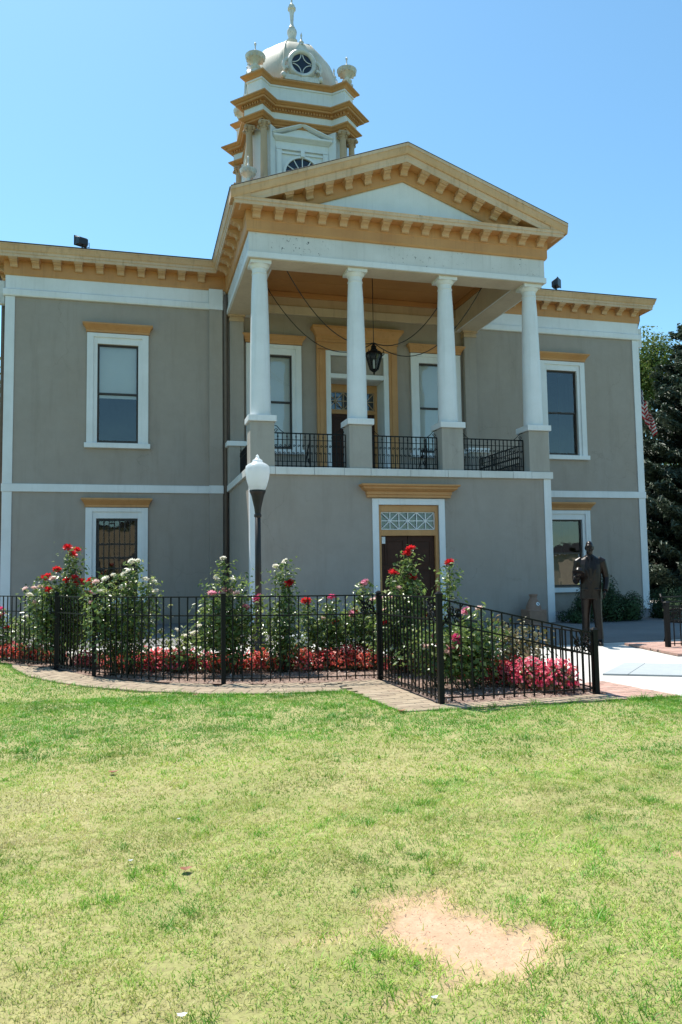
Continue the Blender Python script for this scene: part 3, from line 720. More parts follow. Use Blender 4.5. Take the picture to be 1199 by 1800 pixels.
m.loft([[(-XE, -4.2, zl(XE)-.02), (0, -4.2, zl(0)-.02), (XE, -4.2, zl(XE)-.02), (0, -4.2, 10.3)], [(-XE, ye_, zl(XE)-.02), (0, ye_, zl(0)-.02), (XE, ye_, zl(XE)-.02), (0, ye_, 10.3)]]); obj('portico_roof', m, M['roof'], CH)
m = MB(); m.loft([[(-HW, -.02, 10.39), (HW, -.02, 10.39), (HW, 18, 10.39), (-HW, 18, 10.39)], [(-5, 6, 11.3), (5, 6, 11.3), (5, 12, 11.3), (-5, 12, 11.3)]]); obj('roof', m, M['roof'], CH)
# porch ceiling boards and inner wall entablature
zc = 9.78
for k in range(8):
    y0 = -3.78+k*.47; m = MB(); m.box(-3.28, 3.28, y0+.004, y0+.466, zc+random.uniform(0, .006), zc+.04); obj('ceiling_board', m, M['ceiling'], CH)
m = MB(); m.box(-3.3, 3.3, -3.8, -.01, zc+.045, zc+.06); obj('ceiling_deck', m, M['ceiling'], CH)
m = MB()
for s in (-1, 1): m.box(min(s*3.322, s*3.25), max(s*3.322, s*3.25), -3.75, -.1, 9.62, 9.775)
m.box(-3.25, 3.25, -.12, -.012, 9.62, 9.775); m.box(-3.25, 3.25, -3.82, -3.74, 9.62, 9.775); obj('ceiling_cornice', m, M['ceiling'], CH, bevel=.01)
m = MB(); m.box(-3.49, 3.49, -.05, -.003, 9.36, 9.62); obj('inner_frieze', m, M['tan'], CH)
m = MB(); m.box(-3.49, 3.49, -.09, -.004, 9.10, 9.355); obj('inner_architrave', m, M['soffit'], CH, bevel=.01)

# ---- windows
def window(cx, z0, z1, y=0, hood=True, kind='plain', sillw=.89):
    m = MB(); a = .835; b = .66; c = .555; zt = z1+.30; zi = z1+.115
    m.box(cx-a, cx-b, y-.075, y-.002, z0-.03, zt); m.box(cx+b, cx+a, y-.075, y-.002, z0-.03, zt); m.box(cx-b, cx+b, y-.075, y-.002, zi+.07, zt)
    m.box(cx-b-.002, cx-c, y-.035, y+.06, z0-.03, zi+.07); m.box(cx+c, cx+b+.002, y-.035, y+.06, z0-.03, zi+.07); m.box(cx-c, cx+c, y-.035, y+.06, z1+.002, zi+.072)
    w = obj('window', m, M['white'], CH, bevel=.005)
    m = MB(); m.box(cx-sillw, cx+sillw, y-.13, y+.08, z0-.17, z0-.032); obj('sill', m, M['white'], w, bevel=.008)
    if hood:
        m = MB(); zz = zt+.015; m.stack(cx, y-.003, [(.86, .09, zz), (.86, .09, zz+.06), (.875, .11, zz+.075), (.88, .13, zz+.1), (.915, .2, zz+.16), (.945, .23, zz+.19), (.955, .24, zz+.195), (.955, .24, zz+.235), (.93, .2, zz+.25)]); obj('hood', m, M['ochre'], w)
    zm = z0+(z1-z0)*.5; s_ = .5; ys = y+.07
    m = MB(); e = .05
    for (x0, x1, zz0, zz1, yy) in ((cx-c+.003, cx+c-.003, z1-e, z1, ys), (cx-c+.003, cx+c-.003, zm-.025, zm+.025, ys), (cx-c+.003, cx-c+e, zm+.025, z1-e, ys), (cx+c-e, cx+c-.003, zm+.025, z1-e, ys),
                                   (cx-c+.003, cx+c-.003, z0, z0+e+.02, ys+.035), (cx-c+.003, cx+c-.003, zm-.028, zm+.018, ys+.041), (cx-c+.003, cx-c+e, z0+e+.02, zm-.028, ys+.035), (cx+c-e, cx+c-.003, z0+e+.02, zm-.028, ys+.035)):
        m.box(x0, x1, yy, yy+.035, zz0, zz1)
    obj('sash', m, M['sash'], w)
    m = MB(); m.quad((cx-c+e-.004, ys+.018, zm), (cx+c-e+.004, ys+.018, zm), (cx+c-e+.004, ys+.018, z1-e+.004), (cx-c+e-.004, ys+.018, z1-e+.004)); obj('pane', m, M['glass'], w)
    m = MB(); m.quad((cx-c+e-.004, ys+.053, z0+e), (cx+c-e+.004, ys+.053, z0+e), (cx+c-e+.004, ys+.053, zm), (cx-c+e-.004, ys+.053, zm)); obj('pane', m, M['glass'], w)
    yb = y+.15
    def drop(x0, x1, zz0, zz1, mat, name, wave=.0):
        m = MB(); n_ = 24; pts = [(x0+(x1-x0)*k/n_, yb+wave*math.sin(k*1.9)+.4*wave*math.sin(k*.7)) for k in range(n_+1)]
        m.loft([[(px, py, zz0) for px, py in pts], [(px, py, zz1) for px, py in pts]], cap=False, closed=False); obj(name, m, mat, w, smooth=bool(wave), recalc=False)
    if kind == 'blind': drop(cx-.53, cx+.53, zm-.12, z1, M['blind'], 'blind')
    if kind == 'curtain': drop(cx-.53, cx-.05, z0, z1, M['curtain'], 'curtain', .03); drop(cx-.53, cx+.53, z0+.1, z1, M['blind'], 'blind')
    if kind == 'rcurtain': drop(cx-.53, cx+.53, z0+.1, z1, M['blind'], 'blind')
    if kind == 'grille':
        m = MB()
        for k in range(8):
            x = cx-.49+k*.14; m.box(x-.011, x+.011, y-.045, y-.025, z0-.02, z1+.0)
        for k in range(4):
            z = z0+.12+(z1-z0-.16)*k/3; m.box(cx-.55, cx+.55, y-.052, y-.03, z-.018, z+.018)
        obj('grille', m, M['bars'], w)
    return w
window(-7.04, 5.07, 7.87, kind='blind'); window(7.04, 5.07, 7.87)
window(-7.04, .75, 2.93, kind='grille'); window(7.04, .75, 2.93)
window(-2.58, 5.02, 7.85, kind='curtain'); window(2.58, 5.02, 7.85, kind='rcurtain')

# ---- lattice transom made of crossing bars (union-jack lights)
def lattice(parent, x0, x1, z0, z1, y, mat, n=6, w=.022):
    m = MB(); dx = (x1-x0)/n; zm = (z0+z1)/2
    for k in range(n+1): m.box(x0+k*dx-w/2, x0+k*dx+w/2, y-.02, y, z0, z1)
    for z in (z0, zm, z1): m.box(x0, x1, y-.023, y-.001, z-w/2, z+w/2)
    for k in range(0, n, 2):
        xa, xb = x0+k*dx, x0+(k+2)*dx
        m.bar((xa, y-.011, z0), (xb, y-.011, z1), w, .018, (0, 1, 0)); m.bar((xa, y-.012, z1), (xb, y-.012, z0), w, .018, (0, 1, 0))
    obj('lattice', m, mat, parent)
    m = MB(); m.quad((x0, y+.012, z0), (x1, y+.012, z0), (x1, y+.012, z1), (x0, y+.012, z1)); obj('pane', m, M['glass'], parent)
def panel_door(parent, x0, x1, z0, z1, y, rows):
    m = MB(); m.box(x0, x1, y, y+.05, z0, z1); leaf = obj('door_leaf', m, M['door'], parent, bevel=.004)
    m = MB(); st = .1; z = z0+.12; hgt = (z1-z0-.12-.1*rows)/rows
    for k in range(rows):
        a, b = z, z+hgt; zz = .0
        for p in ((x0+st, x1-st, a, a+.03), (x0+st, x1-st, b-.03, b), (x0+st, x0+st+.03, a+.03, b-.03), (x1-st-.03, x1-st, a+.03, b-.03)): m.box(p[0], p[1], y-.018, y-.001, p[2], p[3])
        m.box(x0+st+.07, x1-st-.07, y-.012, y-.001, a+.07, b-.07); z = b+.1
    obj('door_panels', m, M['door'], parent, bevel=.003)
# lower door
yd = PF
m = MB(); m.box(-.95, -.79, yd-.04, yd-.002, -.12, 3.14); m.box(.79, .95, yd-.04, yd-.002, -.12, 3.14); m.box(-.79, .79, yd-.04, yd-.002, 2.985, 3.14); D = obj('entrance', m, M['white'], CH, bevel=.006)
m = MB(); m.box(-.788, -.712, yd+.03, yd+.2, -.1, 2.982); m.box(.712, .788, yd+.03, yd+.2, -.1, 2.982); m.box(-.712, .712, yd+.03, yd+.2, 2.82, 2.982); m.box(-.712, .712, yd+.03, yd+.2, 2.225, 2.37); obj('door_frame', m, M['ochre'], D, bevel=.005)
lattice(D, -.70, .70, 2.385, 2.805, yd+.1, M['white'])
panel_door(D, -.71, -.006, -.08, 2.22, yd+.12, 3); panel_door(D, .006, .71, -.08, 2.22, yd+.12, 3)
m = MB(); m.lathe([(.0, 0), (.035, .005), (.04, .03), (.02, .05), (.0, .055)], n=12); o = obj('door_knob', m, M['urnw'], D, smooth=True); o.location = (.12, yd+.1, .95); o.rotation_euler = (math.pi/2, 0, 0)
m = MB(); m.box(-.69, -.60, yd+.07, yd+.12, 2.03, 2.2); obj('door_contact', m, M['white'], D, bevel=.005)
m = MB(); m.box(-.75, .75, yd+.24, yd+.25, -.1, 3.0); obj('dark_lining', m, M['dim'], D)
m = MB(); m.stack(0, yd-.002, [(1.09, .1, 3.16), (1.09, .1, 3.22), (1.11, .13, 3.235), (1.11, .13, 3.30), (1.16, .19, 3.33), (1.22, .25, 3.37), (1.22, .25, 3.405), (1.27, .29, 3.43), (1.28, .3, 3.44), (1.28, .3, 3.475), (1.25, .26, 3.485)]); obj('hood', m, M['ochre'], D)
# upper door with deep white reveal
m = MB(); m.box(-1.0, -.845, -.1, .0, 3.81, 8.06); m.box(.845, 1.0, -.1, .0, 3.81, 8.06); m.box(-.845, .845, -.1, .0, 7.92, 8.06); m.box(-.845, .845, -.09, .01, 7.22, 7.36); U = obj('balcony_entrance', m, M['white'], CH, bevel=.006)
m = MB(); m.box(-.85, .85, .01, .06, 7.36, 7.915); obj('over_panel', m, M['stucco'], U)
m = MB(); m.box(-.872, -.85, .0, .75, 3.81, 7.22); m.box(.85, .872, .0, .75, 3.81, 7.22); m.box(-.85, .85, .06, .75, 7.22, 7.25); obj('reveal', m, M['whitestone'], U)
m = MB(); m.box(-1.28, -1.003, -.12, -.003, 3.81, 8.1); m.box(1.003, 1.28, -.12, -.003, 3.81, 8.1); m.box(-1.2, -1.08, -.15, -.11, 3.81, 8.05); m.box(1.08, 1.2, -.15, -.11, 3.81, 8.05)
m.box(-1.28, 1.28, -.12, -.004, 8.063, 8.3); obj('door_surround', m, M['ochre'], U, bevel=.01)
m = MB(); m.stack(0, -.003, [(1.3, .14, 8.3), (1.3, .14, 8.38), (1.31, .17, 8.4), (1.31, .17, 8.5), (1.36, .24, 8.58), (1.42, .3, 8.66), (1.44, .32, 8.68), (1.44, .32, 8.76), (1.41, .28, 8.77)]); obj('hood', m, M['ochre'], U)
m = MB(); m.box(-.85, -.76, .66, .74, 3.81, 7.215); m.box(.76, .85, .66, .74, 3.81, 7.215); m.box(-.76, .76, .66, .74, 6.98, 7.215); m.box(-.76, .76, .66, .74, 6.28, 6.4); obj('door_frame', m, M['ochre'], U)
lattice(U, -.75, .75, 6.42, 6.97, .72, M['tan'])
panel_door(U, -.75, -.004, 3.83, 6.275, .7, 3); panel_door(U, .004, .75, 3.83, 6.275, .7, 3)
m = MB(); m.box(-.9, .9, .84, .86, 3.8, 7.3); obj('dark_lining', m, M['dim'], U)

# ---- wrought iron balcony railing
def scroll(mb, cx, y, cz, r, sgn=1, rad=.006, ax='x'):
    pts = []
    for k in range(15):
        t = k/14*2.4*math.pi; q = r*(1-.78*k/14)
        u, v = sgn*(q*math.cos(t)-r), q*math.sin(t)
        pts.append((cx+u, y, cz+v) if ax == 'x' else (y, cx+u, cz+v))
    mb.tube(pts, rad, 4)
def railing(p0, p1, zb, ax, brace=None):
    """p0..p1 along the axis ax at constant other coordinate"""
    a, b = p0[0] if ax == 'x' else p0[1], p1[0] if ax == 'x' else p1[1]; c = p0[1] if ax == 'x' else p0[0]
    P = (lambda t, z: (t, c, z)) if ax == 'x' else (lambda t, z: (c, t, z))
    m = MB()
    for z, w in ((zb+.06, .02), (zb+.17, .016), (zb+.70, .016), (zb+.86, .028)): m.bar(P(a, z), P(b, z), w)
    r = obj('railing', m, M['iron'], CH)
    n_ = max(2, round((b-a)/.115)); st = (b-a)/n_
    for k in range(n_+1):
        t = a+k*st; m = MB(); m.bar(P(t, zb), P(t, zb+.86), .02, .02, (0, 1, 0) if ax == 'x' else (1, 0, 0))
        if k % 2: m.lathe([(.0, 0), (.022, .03), (.012, .07), (.0, .08)], P(t, zb+.74), 6)
        obj('baluster', m, M['iron'], r)
    m = MB()
    for k in range(n_):
        t = a+(k+.5)*st
        scroll(m, t+.04, c, zb+.55, .034, 1, .008, ax); scroll(m, t-.04, c, zb+.37, .034, -1, .008, ax); m.bar(P(t, zb+.17), P(t, zb+.34), .012)
    for t, sg in ((a, 1), (b, -1)):
        scroll(m, t+sg*.12, c, zb+.92, .05, sg, .008, ax); m.tube([P(t, zb+1.06), P(t+sg*.09, zb+1.03), P(t+sg*.17, zb+.94), P(t+sg*.26, zb+.87)], .009, 4)
    obj('scrollwork', m, M['iron'], r, kind='stuff')
    if brace is not None:                       # wrought stay: upright, raking strut back to the floor, scroll filling
        x = brace; m = MB(); m.bar((x, c+.03, zb-.07), (x, c+.03, zb+.84), .035); m.tube([(x, c+.04, zb+.68), (x, c+.3, zb+.5), (x, c+.62, zb+.1), (x, c+.95, zb-.07)], .016, 5); m.bar((x, c+.03, zb-.06), (x, c+.95, zb-.06), .022)
        scroll(m, c+.25, x, zb+.2, .09, 1, .012, 'y'); scroll(m, c+.2, x, zb+.4, .07, -1, .012, 'y'); scroll(m, c+.5, x, zb+.08, .06, 1, .012, 'y')
        obj('brace', m, M['iron'], r)
for a, b, br in zip(colx, colx[1:], (-2.42, .62, None)): railing((a+.31, -4.1), (b-.31, -4.1), 3.88, 'x', br)
for s in (-1, 1): railing((s*3.68, -3.82), (s*3.68, -.70), 3.88, 'y')

# downpipes
m = MB(); m.tube([(-4.02, -.13, 0), (-4.02, -.13, 9.0), (-4.02, -.2, 9.5)], .055, 10); obj('downpipe', m, M['pipe'], CH, smooth=True)
for s in (-1, 1):
    m = MB(); m.tube([(s*10.13, .35, 0), (s*10.13, .35, 9.0), (s*10.13, .3, 9.35), (s*10.32, .3, 9.9), (s*10.32, .3, 10.05)], .05, 10); obj('downpipe', m, M['pipe'], CH, smooth=True)
    m = MB(); m.box(min(s*10.05, s*10.2), max(s*10.05, s*10.2), .02, .2, 8.85, 9.5); obj('conductor_box', m, M['urnw'], CH, bevel=.01)

# ================================================================== TOWER (a part of the courthouse)
YC = 9.2; q2 = math.sqrt(2)
def plan(F, D, w):
    out = []
    for k in range(4):
        a = -3*math.pi/4+k*math.pi/2
        e = (math.cos(a), math.sin(a)); t = (-e[1], e[0])
        pa = (e[0]*D-w*t[0], e[1]*D-w*t[1]); pb = (e[0]*D+w*t[0], e[1]*D+w*t[1])
        d0 = (F+w/q2)*q2                 # where the return meets the flat faces
        ia = (pa[0]-e[0]*(D-(F*q2-w)), pa[1]-e[1]*(D-(F*q2-w))); ib = (pb[0]-e[0]*(D-(F*q2-w)), pb[1]-e[1]*(D-(F*q2-w)))
        out += [ia, pa, pb, ib]
    return [(x, y+YC) for x, y in out]
def tstack(name, levels, mat, parent):
    m = MB(); m.loft([[(x, y, z) for x, y in plan(F, D, w)] for F, D, w, z in levels]); return obj(name, m, mat, parent)
def oz(o, z, k=1): return (2.30+o, 3.29+o, .85+o*k, z)
m = MB(); m.prism([(-2.75, YC-2.75), (2.75, YC-2.75), (2.75, YC+2.75), (-2.75, YC+2.75)], 10.3, 16.1)
T = obj('tower', m, M['white'], CH)
m = MB(); sq = [(-2.75, YC-2.75), (2.75, YC-2.75), (2.75, YC+2.75), (-2.75, YC+2.75)]
m.sweep(sq, [(0, 16.0), (.1, 16.05), (.2, 16.2), (.2, 16.3), (-1.5, 16.45), (-1.5, 16.0)], 1, True); obj('base_cornice', m, M['ochre'], T)
tstack('belfry', [(1.76, 2.42, .5, 16.2), (1.76, 2.42, .5, 19.4)], M['white'], T)
tstack('belfry_plinth', [(1.85, 2.95, .68, 16.2), (1.85, 2.95, .68, 16.75), (1.78, 2.85, .6, 16.8)], M['white'], T)
tstack('belfry_architrave', [oz(-.5, 19.42), oz(-.42, 19.43), oz(-.42, 19.49), oz(-.36, 19.5), oz(-.3, 19.55), oz(-.23, 19.585), oz(-.22, 19.63), oz(-.4, 19.65)], M['ochre'], T)
tstack('belfry_frieze', [oz(-.40, 19.64), oz(-.40, 20.03)], M['white'], T)
tstack('main_cornice', [oz(-.42, 20.0), oz(-.345, 20.01), oz(-.345, 20.12), oz(-.16, 20.13), oz(-.14, 20.2), oz(-.1, 20.2), oz(-.03, 20.25), oz(0, 20.26), oz(0, 20.31), oz(-.45, 20.36)], M['ochre'], T)
m = MB(); pl_ = plan(2.30-.345, 3.29-.345, .85-.345)
for (ax_, ay_), (bx_, by_) in zip(pl_, pl_[1:]+pl_[:1]):
    d = Vector((bx_-ax_, by_-ay_)); l = d.length; d.normalize(); nr_ = Vector((d.y, -d.x)); k = int(l/.115)
    for j in range(k):
        p = Vector((ax_, ay_))+d*(l*(j+.5)/k)
        pts = [p-d*.032, p+d*.032, p+d*.032+nr_*.075, p-d*.032+nr_*.075]; m.prism([(v.x, v.y) for v in pts], 20.03, 20.118)
obj('dentils', m, M['ochre'], T, kind='stuff')
tstack('attic', [oz(-.47, 20.34), oz(-.47, 20.5), oz(-.5, 20.51), oz(-.5, 21.14), oz(-.46, 21.15), oz(-.46, 21.24)], M['white'], T)
tstack('attic_cornice', [oz(-.46, 21.22), oz(-.43, 21.23), oz(-.38, 21.3), oz(-.30, 21.35), oz(-.284, 21.36), oz(-.284, 21.42), oz(-.6, 21.5)], M['ochre'], T)
# dome: eight-sided, softly swelling, with lead ribs
m = MB(); rings = []
for k in range(15):
    t = k/14*math.pi/2; r_ = 2.0*math.cos(t)**.56 if k < 14 else .12; z_ = 21.42+2.5*math.sin(t)
    ring = []
    for j in range(48):
        a = 2*math.pi*j/48; sec = math.pi/4; ph = (a+sec/2) % sec-sec/2; rr_ = r_*(.35+.65*math.cos(sec/2)/math.cos(ph)) if True else r_
        ring.append((rr_*math.cos(a+math.pi/8*0), YC+rr_*math.sin(a), z_))
    rings.append(ring)
m.loft(rings); obj('dome', m, M['dome'], T, smooth=True)
m = MB()
for j in range(8):
    a = math.pi/8+j*math.pi/4
    m.tube([(2.0*math.cos(k/14*math.pi/2)**.56*.99*math.cos(a), YC+2.0*math.cos(k/14*math.pi/2)**.56*.99*math.sin(a), 21.42+2.5*math.sin(k/14*math.pi/2)+.01) for k in range(14)], .03, 6)
obj('dome_ribs', m, M['dome'], T, smooth=True)
m = MB(); m.lathe([(.48, 23.72), (.42, 23.85), (.24, 23.95), (.2, 24.05), (.17, 24.15), (.2, 24.45), (.24, 24.5), (.24, 24.56), (.15, 24.6), (.17, 24.75), (.2, 24.85), (.22, 24.95), (.2, 25.05), (.13, 25.1), (.15, 25.14), (.12, 25.2), (.085, 25.28), (.07, 25.4), (.095, 25.8), (.12, 25.95), (.18, 26.0), (.185, 26.08), (.11, 26.13), (.13, 26.2), (.06, 26.27), (.03, 26.36), (.045, 26.42), (.02, 26.5), (.0, 26.55)], (0, YC, 0), 16)
obj('finial', m, M['urnw'], T, auto=40)
# urns
def urn(x, y, z, s):
    m = MB(); m.box(-.24*s, .24*s, -.24*s, .24*s, 0, .1*s); m.lathe([(.2*s, .1*s), (.17*s, .22*s), (.24*s, .3*s), (.25*s, .36*s), (.12*s, .42*s), (.11*s, .5*s), (.16*s, .56*s), (.32*s, .64*s), (.44*s, .76*s), (.485*s, .86*s), (.49*s, .9*s), (.4*s, .92*s), (.3*s, .96*s), (.16*s, 1.02*s), (.09*s, 1.06*s), (.06*s, 1.13*s), (.085*s, 1.17*s), (.035*s, 1.23*s), (.03*s, 1.42*s), (.06*s, 1.5*s), (.065*s, 1.53*s), (.02*s, 1.58*s), (0, 1.66*s)], n=16)
    # gadroons round the bowl
    for k in range(12):
        a = k*math.pi/6; m.sphere((.4*s*math.cos(a), .4*s*math.sin(a), .76*s), (.06*s, .06*s, .09*s), 6, 4)
    return obj('urn', m, M['urnw'], T, auto=45, loc=(x, y, z))
u0_ = urn(1.95, YC-1.95, 21.46, .86)
for k in range(4):
    a = -3*math.pi/4+k*math.pi/2
    if k == 1: u0_.location = (2.72*math.cos(a), YC+2.72*math.sin(a), 21.46)
    else: dup(u0_, (2.72*math.cos(a), YC+2.72*math.sin(a), 21.46), parent=T)
    l = dup(u0_, (3.25*math.cos(a), YC+3.25*math.sin(a), 16.42), parent=T); l.scale = (.82, .82, 1.0)
# paired columns on the diagonal faces
tc_ = MB(); tc_.lathe([(.19, 0), (.19, .06), (.165, .1), (.15, .14), (.147, .6), (.14, 1.6), (.125, 2.3), (.14, 2.31), (.14, 2.34), (.125, 2.35)], n=16); tcm = tc_.mesh('belfry_column', True); tcm.set_sharp_from_angle(angle=R(45)); tcm.materials.append(M['tan'])
cpm = MB(); cpm.lathe([(.125, 2.35), (.14, 2.42), (.19, 2.5), (.2, 2.54)], n=12); cpm.box(-.2, .2, -.2, .2, 2.54, 2.6)
for sx in (-1, 1):
    for sy in (-1, 1): cpm.sphere((sx*.18, sy*.18, 2.48), .075, 8, 6); cpm.sphere((sx*.12, sy*.12, 2.40), .05, 6, 5)
cpme = cpm.mesh('column_capital'); fixn(cpme); cpme.materials.append(M['tan'])
for k in range(4):
    a = -3*math.pi/4+k*math.pi/2; e = (math.cos(a), math.sin(a)); t = (-e[1], e[0])
    for s in (-1, 1):
        x, y = e[0]*2.68+t[0]*.36*s, YC+e[1]*2.68+t[1]*.36*s
        for nm, me_ in (('belfry_column', tcm), ('column_capital', cpme)):
            o = bpy.data.objects.new(nm, me_); COL.objects.link(o); o.parent = T; o.location = (x, y, 16.77); o.rotation_euler = (0, 0, a+math.pi/4)
# arched windows, pediments and dome dormers: built for the south face, turned for the others
def face_piece(name, mb, mat, auto=None):
    o = obj(name, mb, mat, T, auto=auto); o.location = (0, YC, 0)
    for k in (1, 2, 3): dup(o, (0, YC, 0), (0, 0, k*math.pi/2), T)
    return o
AR, AZ, FY = .74, 17.52, -1.76
def arc(r, z, n=20): return [(r*math.cos(math.pi*k/n), z+r*math.sin(math.pi*k/n)) for k in range(n+1)]
m = MB(); gl_ = [(AR, 16.5)]+arc(AR, AZ)+[(-AR, 16.5)]
m.loft([[(x, FY-.012, z) for x, z in gl_], [(x, FY-.002, z) for x, z in gl_]]); face_piece('arched_pane', m, M['dim'] if False else plain('dark_belfry_glass', (.012, .016, .025), .12, var=.2, spec=.6))
m = MB()
oa = [(AR+.06, 16.5)]+arc(AR+.06, AZ)+[(-AR-.06, 16.5)]; ia_ = [(AR-.03, 16.5)]+arc(AR-.03, AZ)+[(-AR+.03, 16.5)]
rg = [[(xo, FY-.1, zo), (xi, FY-.1, zi), (xi, FY, zi), (xo, FY, zo)] for (xo, zo), (xi, zi) in zip(oa, ia_)]; m.loft(rg)
for k in range(1, 6):
    a = math.pi*k/6; m.bar((.0, FY-.035, AZ), (AR*math.cos(a), FY-.035, AZ+AR*math.sin(a)), .035, .03, (0, 1, 0))
m.bar((-AR, FY-.035, AZ), (AR, FY-.035, AZ), .04, .03, (0, 1, 0)); m.bar((0, FY-.035, 16.5), (0, FY-.035, AZ), .035, .03, (0, 1, 0))
face_piece('arch_frame', m, M['white'])
m = MB()
for s in (-1, 1):
    m.box(min(s*.86, s*1.08), max(s*.86, s*1.08), FY-.1, FY, 16.7, 18.5); m.box(min(s*.9, s*1.04), max(s*.9, s*1.04), FY-.13, FY-.09, 16.75, 18.4)
    m.box(min(s*1.2, s*1.38), max(s*1.2, s*1.38), FY-.06, FY, 16.7, 19.3)
m.box(-1.08, 1.08, FY-.1, FY, 18.52, 18.62); m.box(-1.0, 1.0, FY-.07, FY, 18.36, 18.44); m.box(-.08, .08, FY-.16, FY, 18.26, 18.6)
m.box(-1.1, 1.1, FY-.06, FY-.002, 18.62, 18.86)
m.loft([[(h*-1, FY-p, z), (h, FY-p, z), (h, FY, z), (-h, FY, z)] for h, p, z in ((1.12, .1, 18.86), (1.14, .16, 18.9), (1.2, .26, 18.96), (1.22, .28, 18.98), (1.22, .28, 19.05))])
pr = [(0, -.1), (.2, -.1), (.28, -.04), (.28, 0), (0, 0)]; zz_ = lambda x: 19.16+(1.25-abs(x))*.36
m.loft([[(sx, FY-p, zz_(sx)+dz) for p, dz in pr] for sx in (-1.25, 0, 1.25)])
m.loft([[(-1.1, FY-.08, 19.05), (1.1, FY-.08, 19.05), (0, FY-.08, 19.5)], [(-1.1, FY, 19.05), (1.1, FY, 19.05), (0, FY, 19.5)]])
face_piece('window_surround', m, M['white'])
# dormers with round windows
DY = -1.98; dz_ = 22.22
m = MB()
ring = lambda r, y, n=28: [(r*math.cos(2*math.pi*k/n), y, dz_+r*math.sin(2*math.pi*k/n)) for k in range(n)]
m.loft([ring(.62, -1.2), ring(.62, DY), ring(.56, DY-.06), ring(.5, DY-.06), ring(.44, DY-.02), ring(.42, DY+.04)], cap=False)
m.box(-.72, .72, -1.6, DY-.02, 21.45, 21.66); m.box(-.62, .62, -1.3, DY+.12, 21.66, 22.1)
for s in (-1, 1):
    m.tube([(s*.6, DY+.02, 22.35), (s*.76, DY, 22.2), (s*.8, DY, 22.0), (s*.72, DY, 21.86), (s*.64, DY, 21.9), (s*.66, DY, 22.0)], .07, 6); m.sphere((s*.78, DY+.02, 21.62), (.12, .12, .14), 8, 6)
m.loft([[(-.3, DY+.4, 22.78), (.3, DY+.4, 22.78), (.12, DY+.4, 23.05), (-.12, DY+.4, 23.05)], [(-.3, DY, 22.78), (.3, DY, 22.78), (.12, DY, 23.05), (-.12, DY, 23.05)]])
m.lathe([(.14, 0), (.08, .08), (.11, .16), (.05, .22), (.03, .4), (.05, .45), (0, .62)], (0, DY+.1, 23.03), 10)
face_piece('dormer', m, M['urnw'], 45)
m = MB(); m.loft([ring(.43, DY+.05), ring(.43, DY+.06)]); face_piece('round_pane', m, bpy.data.materials['dark_belfry_glass'])
m = MB()
for k in range(4):
    a0 = math.pi/4+k*math.pi/2; c0 = Vector((math.cos(a0), math.sin(a0)))*.56
    pts = []
    for j in range(9):
        b = a0+math.pi+(-.78+1.56*j/8); pts.append((c0.x+.36*math.cos(b), DY+.03, dz_+c0.y+.36*math.sin(b)))
    m.tube(pts, .018, 5)
face_piece('round_muntins', m, M['white'])

# ================================================================== THINGS ON AND BY THE BUILDING
# porch lantern
Lt = empty('porch_lantern', (-.14, -2.2, 6.8), 'black iron lantern hanging from the portico ceiling on a long chain', 'lantern')
m = MB(); m.lathe([(0, 0), (.03, .03), (.02, .07), (.06, .1), (.1, .13), (.12, .16)], n=8); obj('bottom_finial', m, M['iron'], Lt); m = MB(); m.lathe([(.26, .55), (.27, .57), (.2, .65), (.1, .7), (.07, .78), (.09, .8), (.05, .84), (.03, .9), (.0, .92)], n=8); obj('lantern_roof', m, M['iron'], Lt)
m = MB()
for k in range(8):
    a = k*math.pi/4; m.bar((.12*math.cos(a), .12*math.sin(a), .15), (.245*math.cos(a), .245*math.sin(a), .57), .018)
    m.tube([(.25*math.cos(a), .25*math.sin(a), .57), (.3*math.cos(a), .3*math.sin(a), .6), (.3*math.cos(a), .3*math.sin(a), .66)], .012, 4)
obj('cage', m, M['iron'], Lt)
m = MB(); m.lathe([(.105, .16), (.225, .56)], n=8, cap=False); obj('lantern_glass', m, M['glass'], Lt)
m = MB(); m.lathe([(.025, .16), (.025, .4), (.018, .42), (0, .46)], n=8); obj('candle', m, M['blind'], Lt)
m = MB(); m.tube([(0, 0, .9), (0, 0, 2.98)], .012, 5); obj('chain', m, M['wire'], Lt)
def swag(a, b, sag, label, zoff=0):
    pts = []
    for k in range(17):
        t = k/16; p = Vector(a).lerp(Vector(b), t); p.z -= sag*4*t*(1-t); pts.append(p)
    m = MB(); m.tube(pts, .013, 5); obj('hanging_wire', m, M['wire'], label=label, cat='wire', group='wires draped from portico to lantern')
hub = (-.14, -2.2, 7.72)
swag((-2.9, -3.77, 8.95), hub, .62, 'black wire from the left front portico beam down to the lantern top')
swag((-3.28, -2.2, 9.3), hub, .95, 'longest sagging black wire from left portico beam to the lantern')
swag((1.55, -3.77, 8.95), hub, .62, 'black wire from the right front portico beam down to the lantern top')
swag((2.45, -3.77, 8.95), hub, 1.0, 'longer sagging black wire from the right bay of the front beam to lantern')
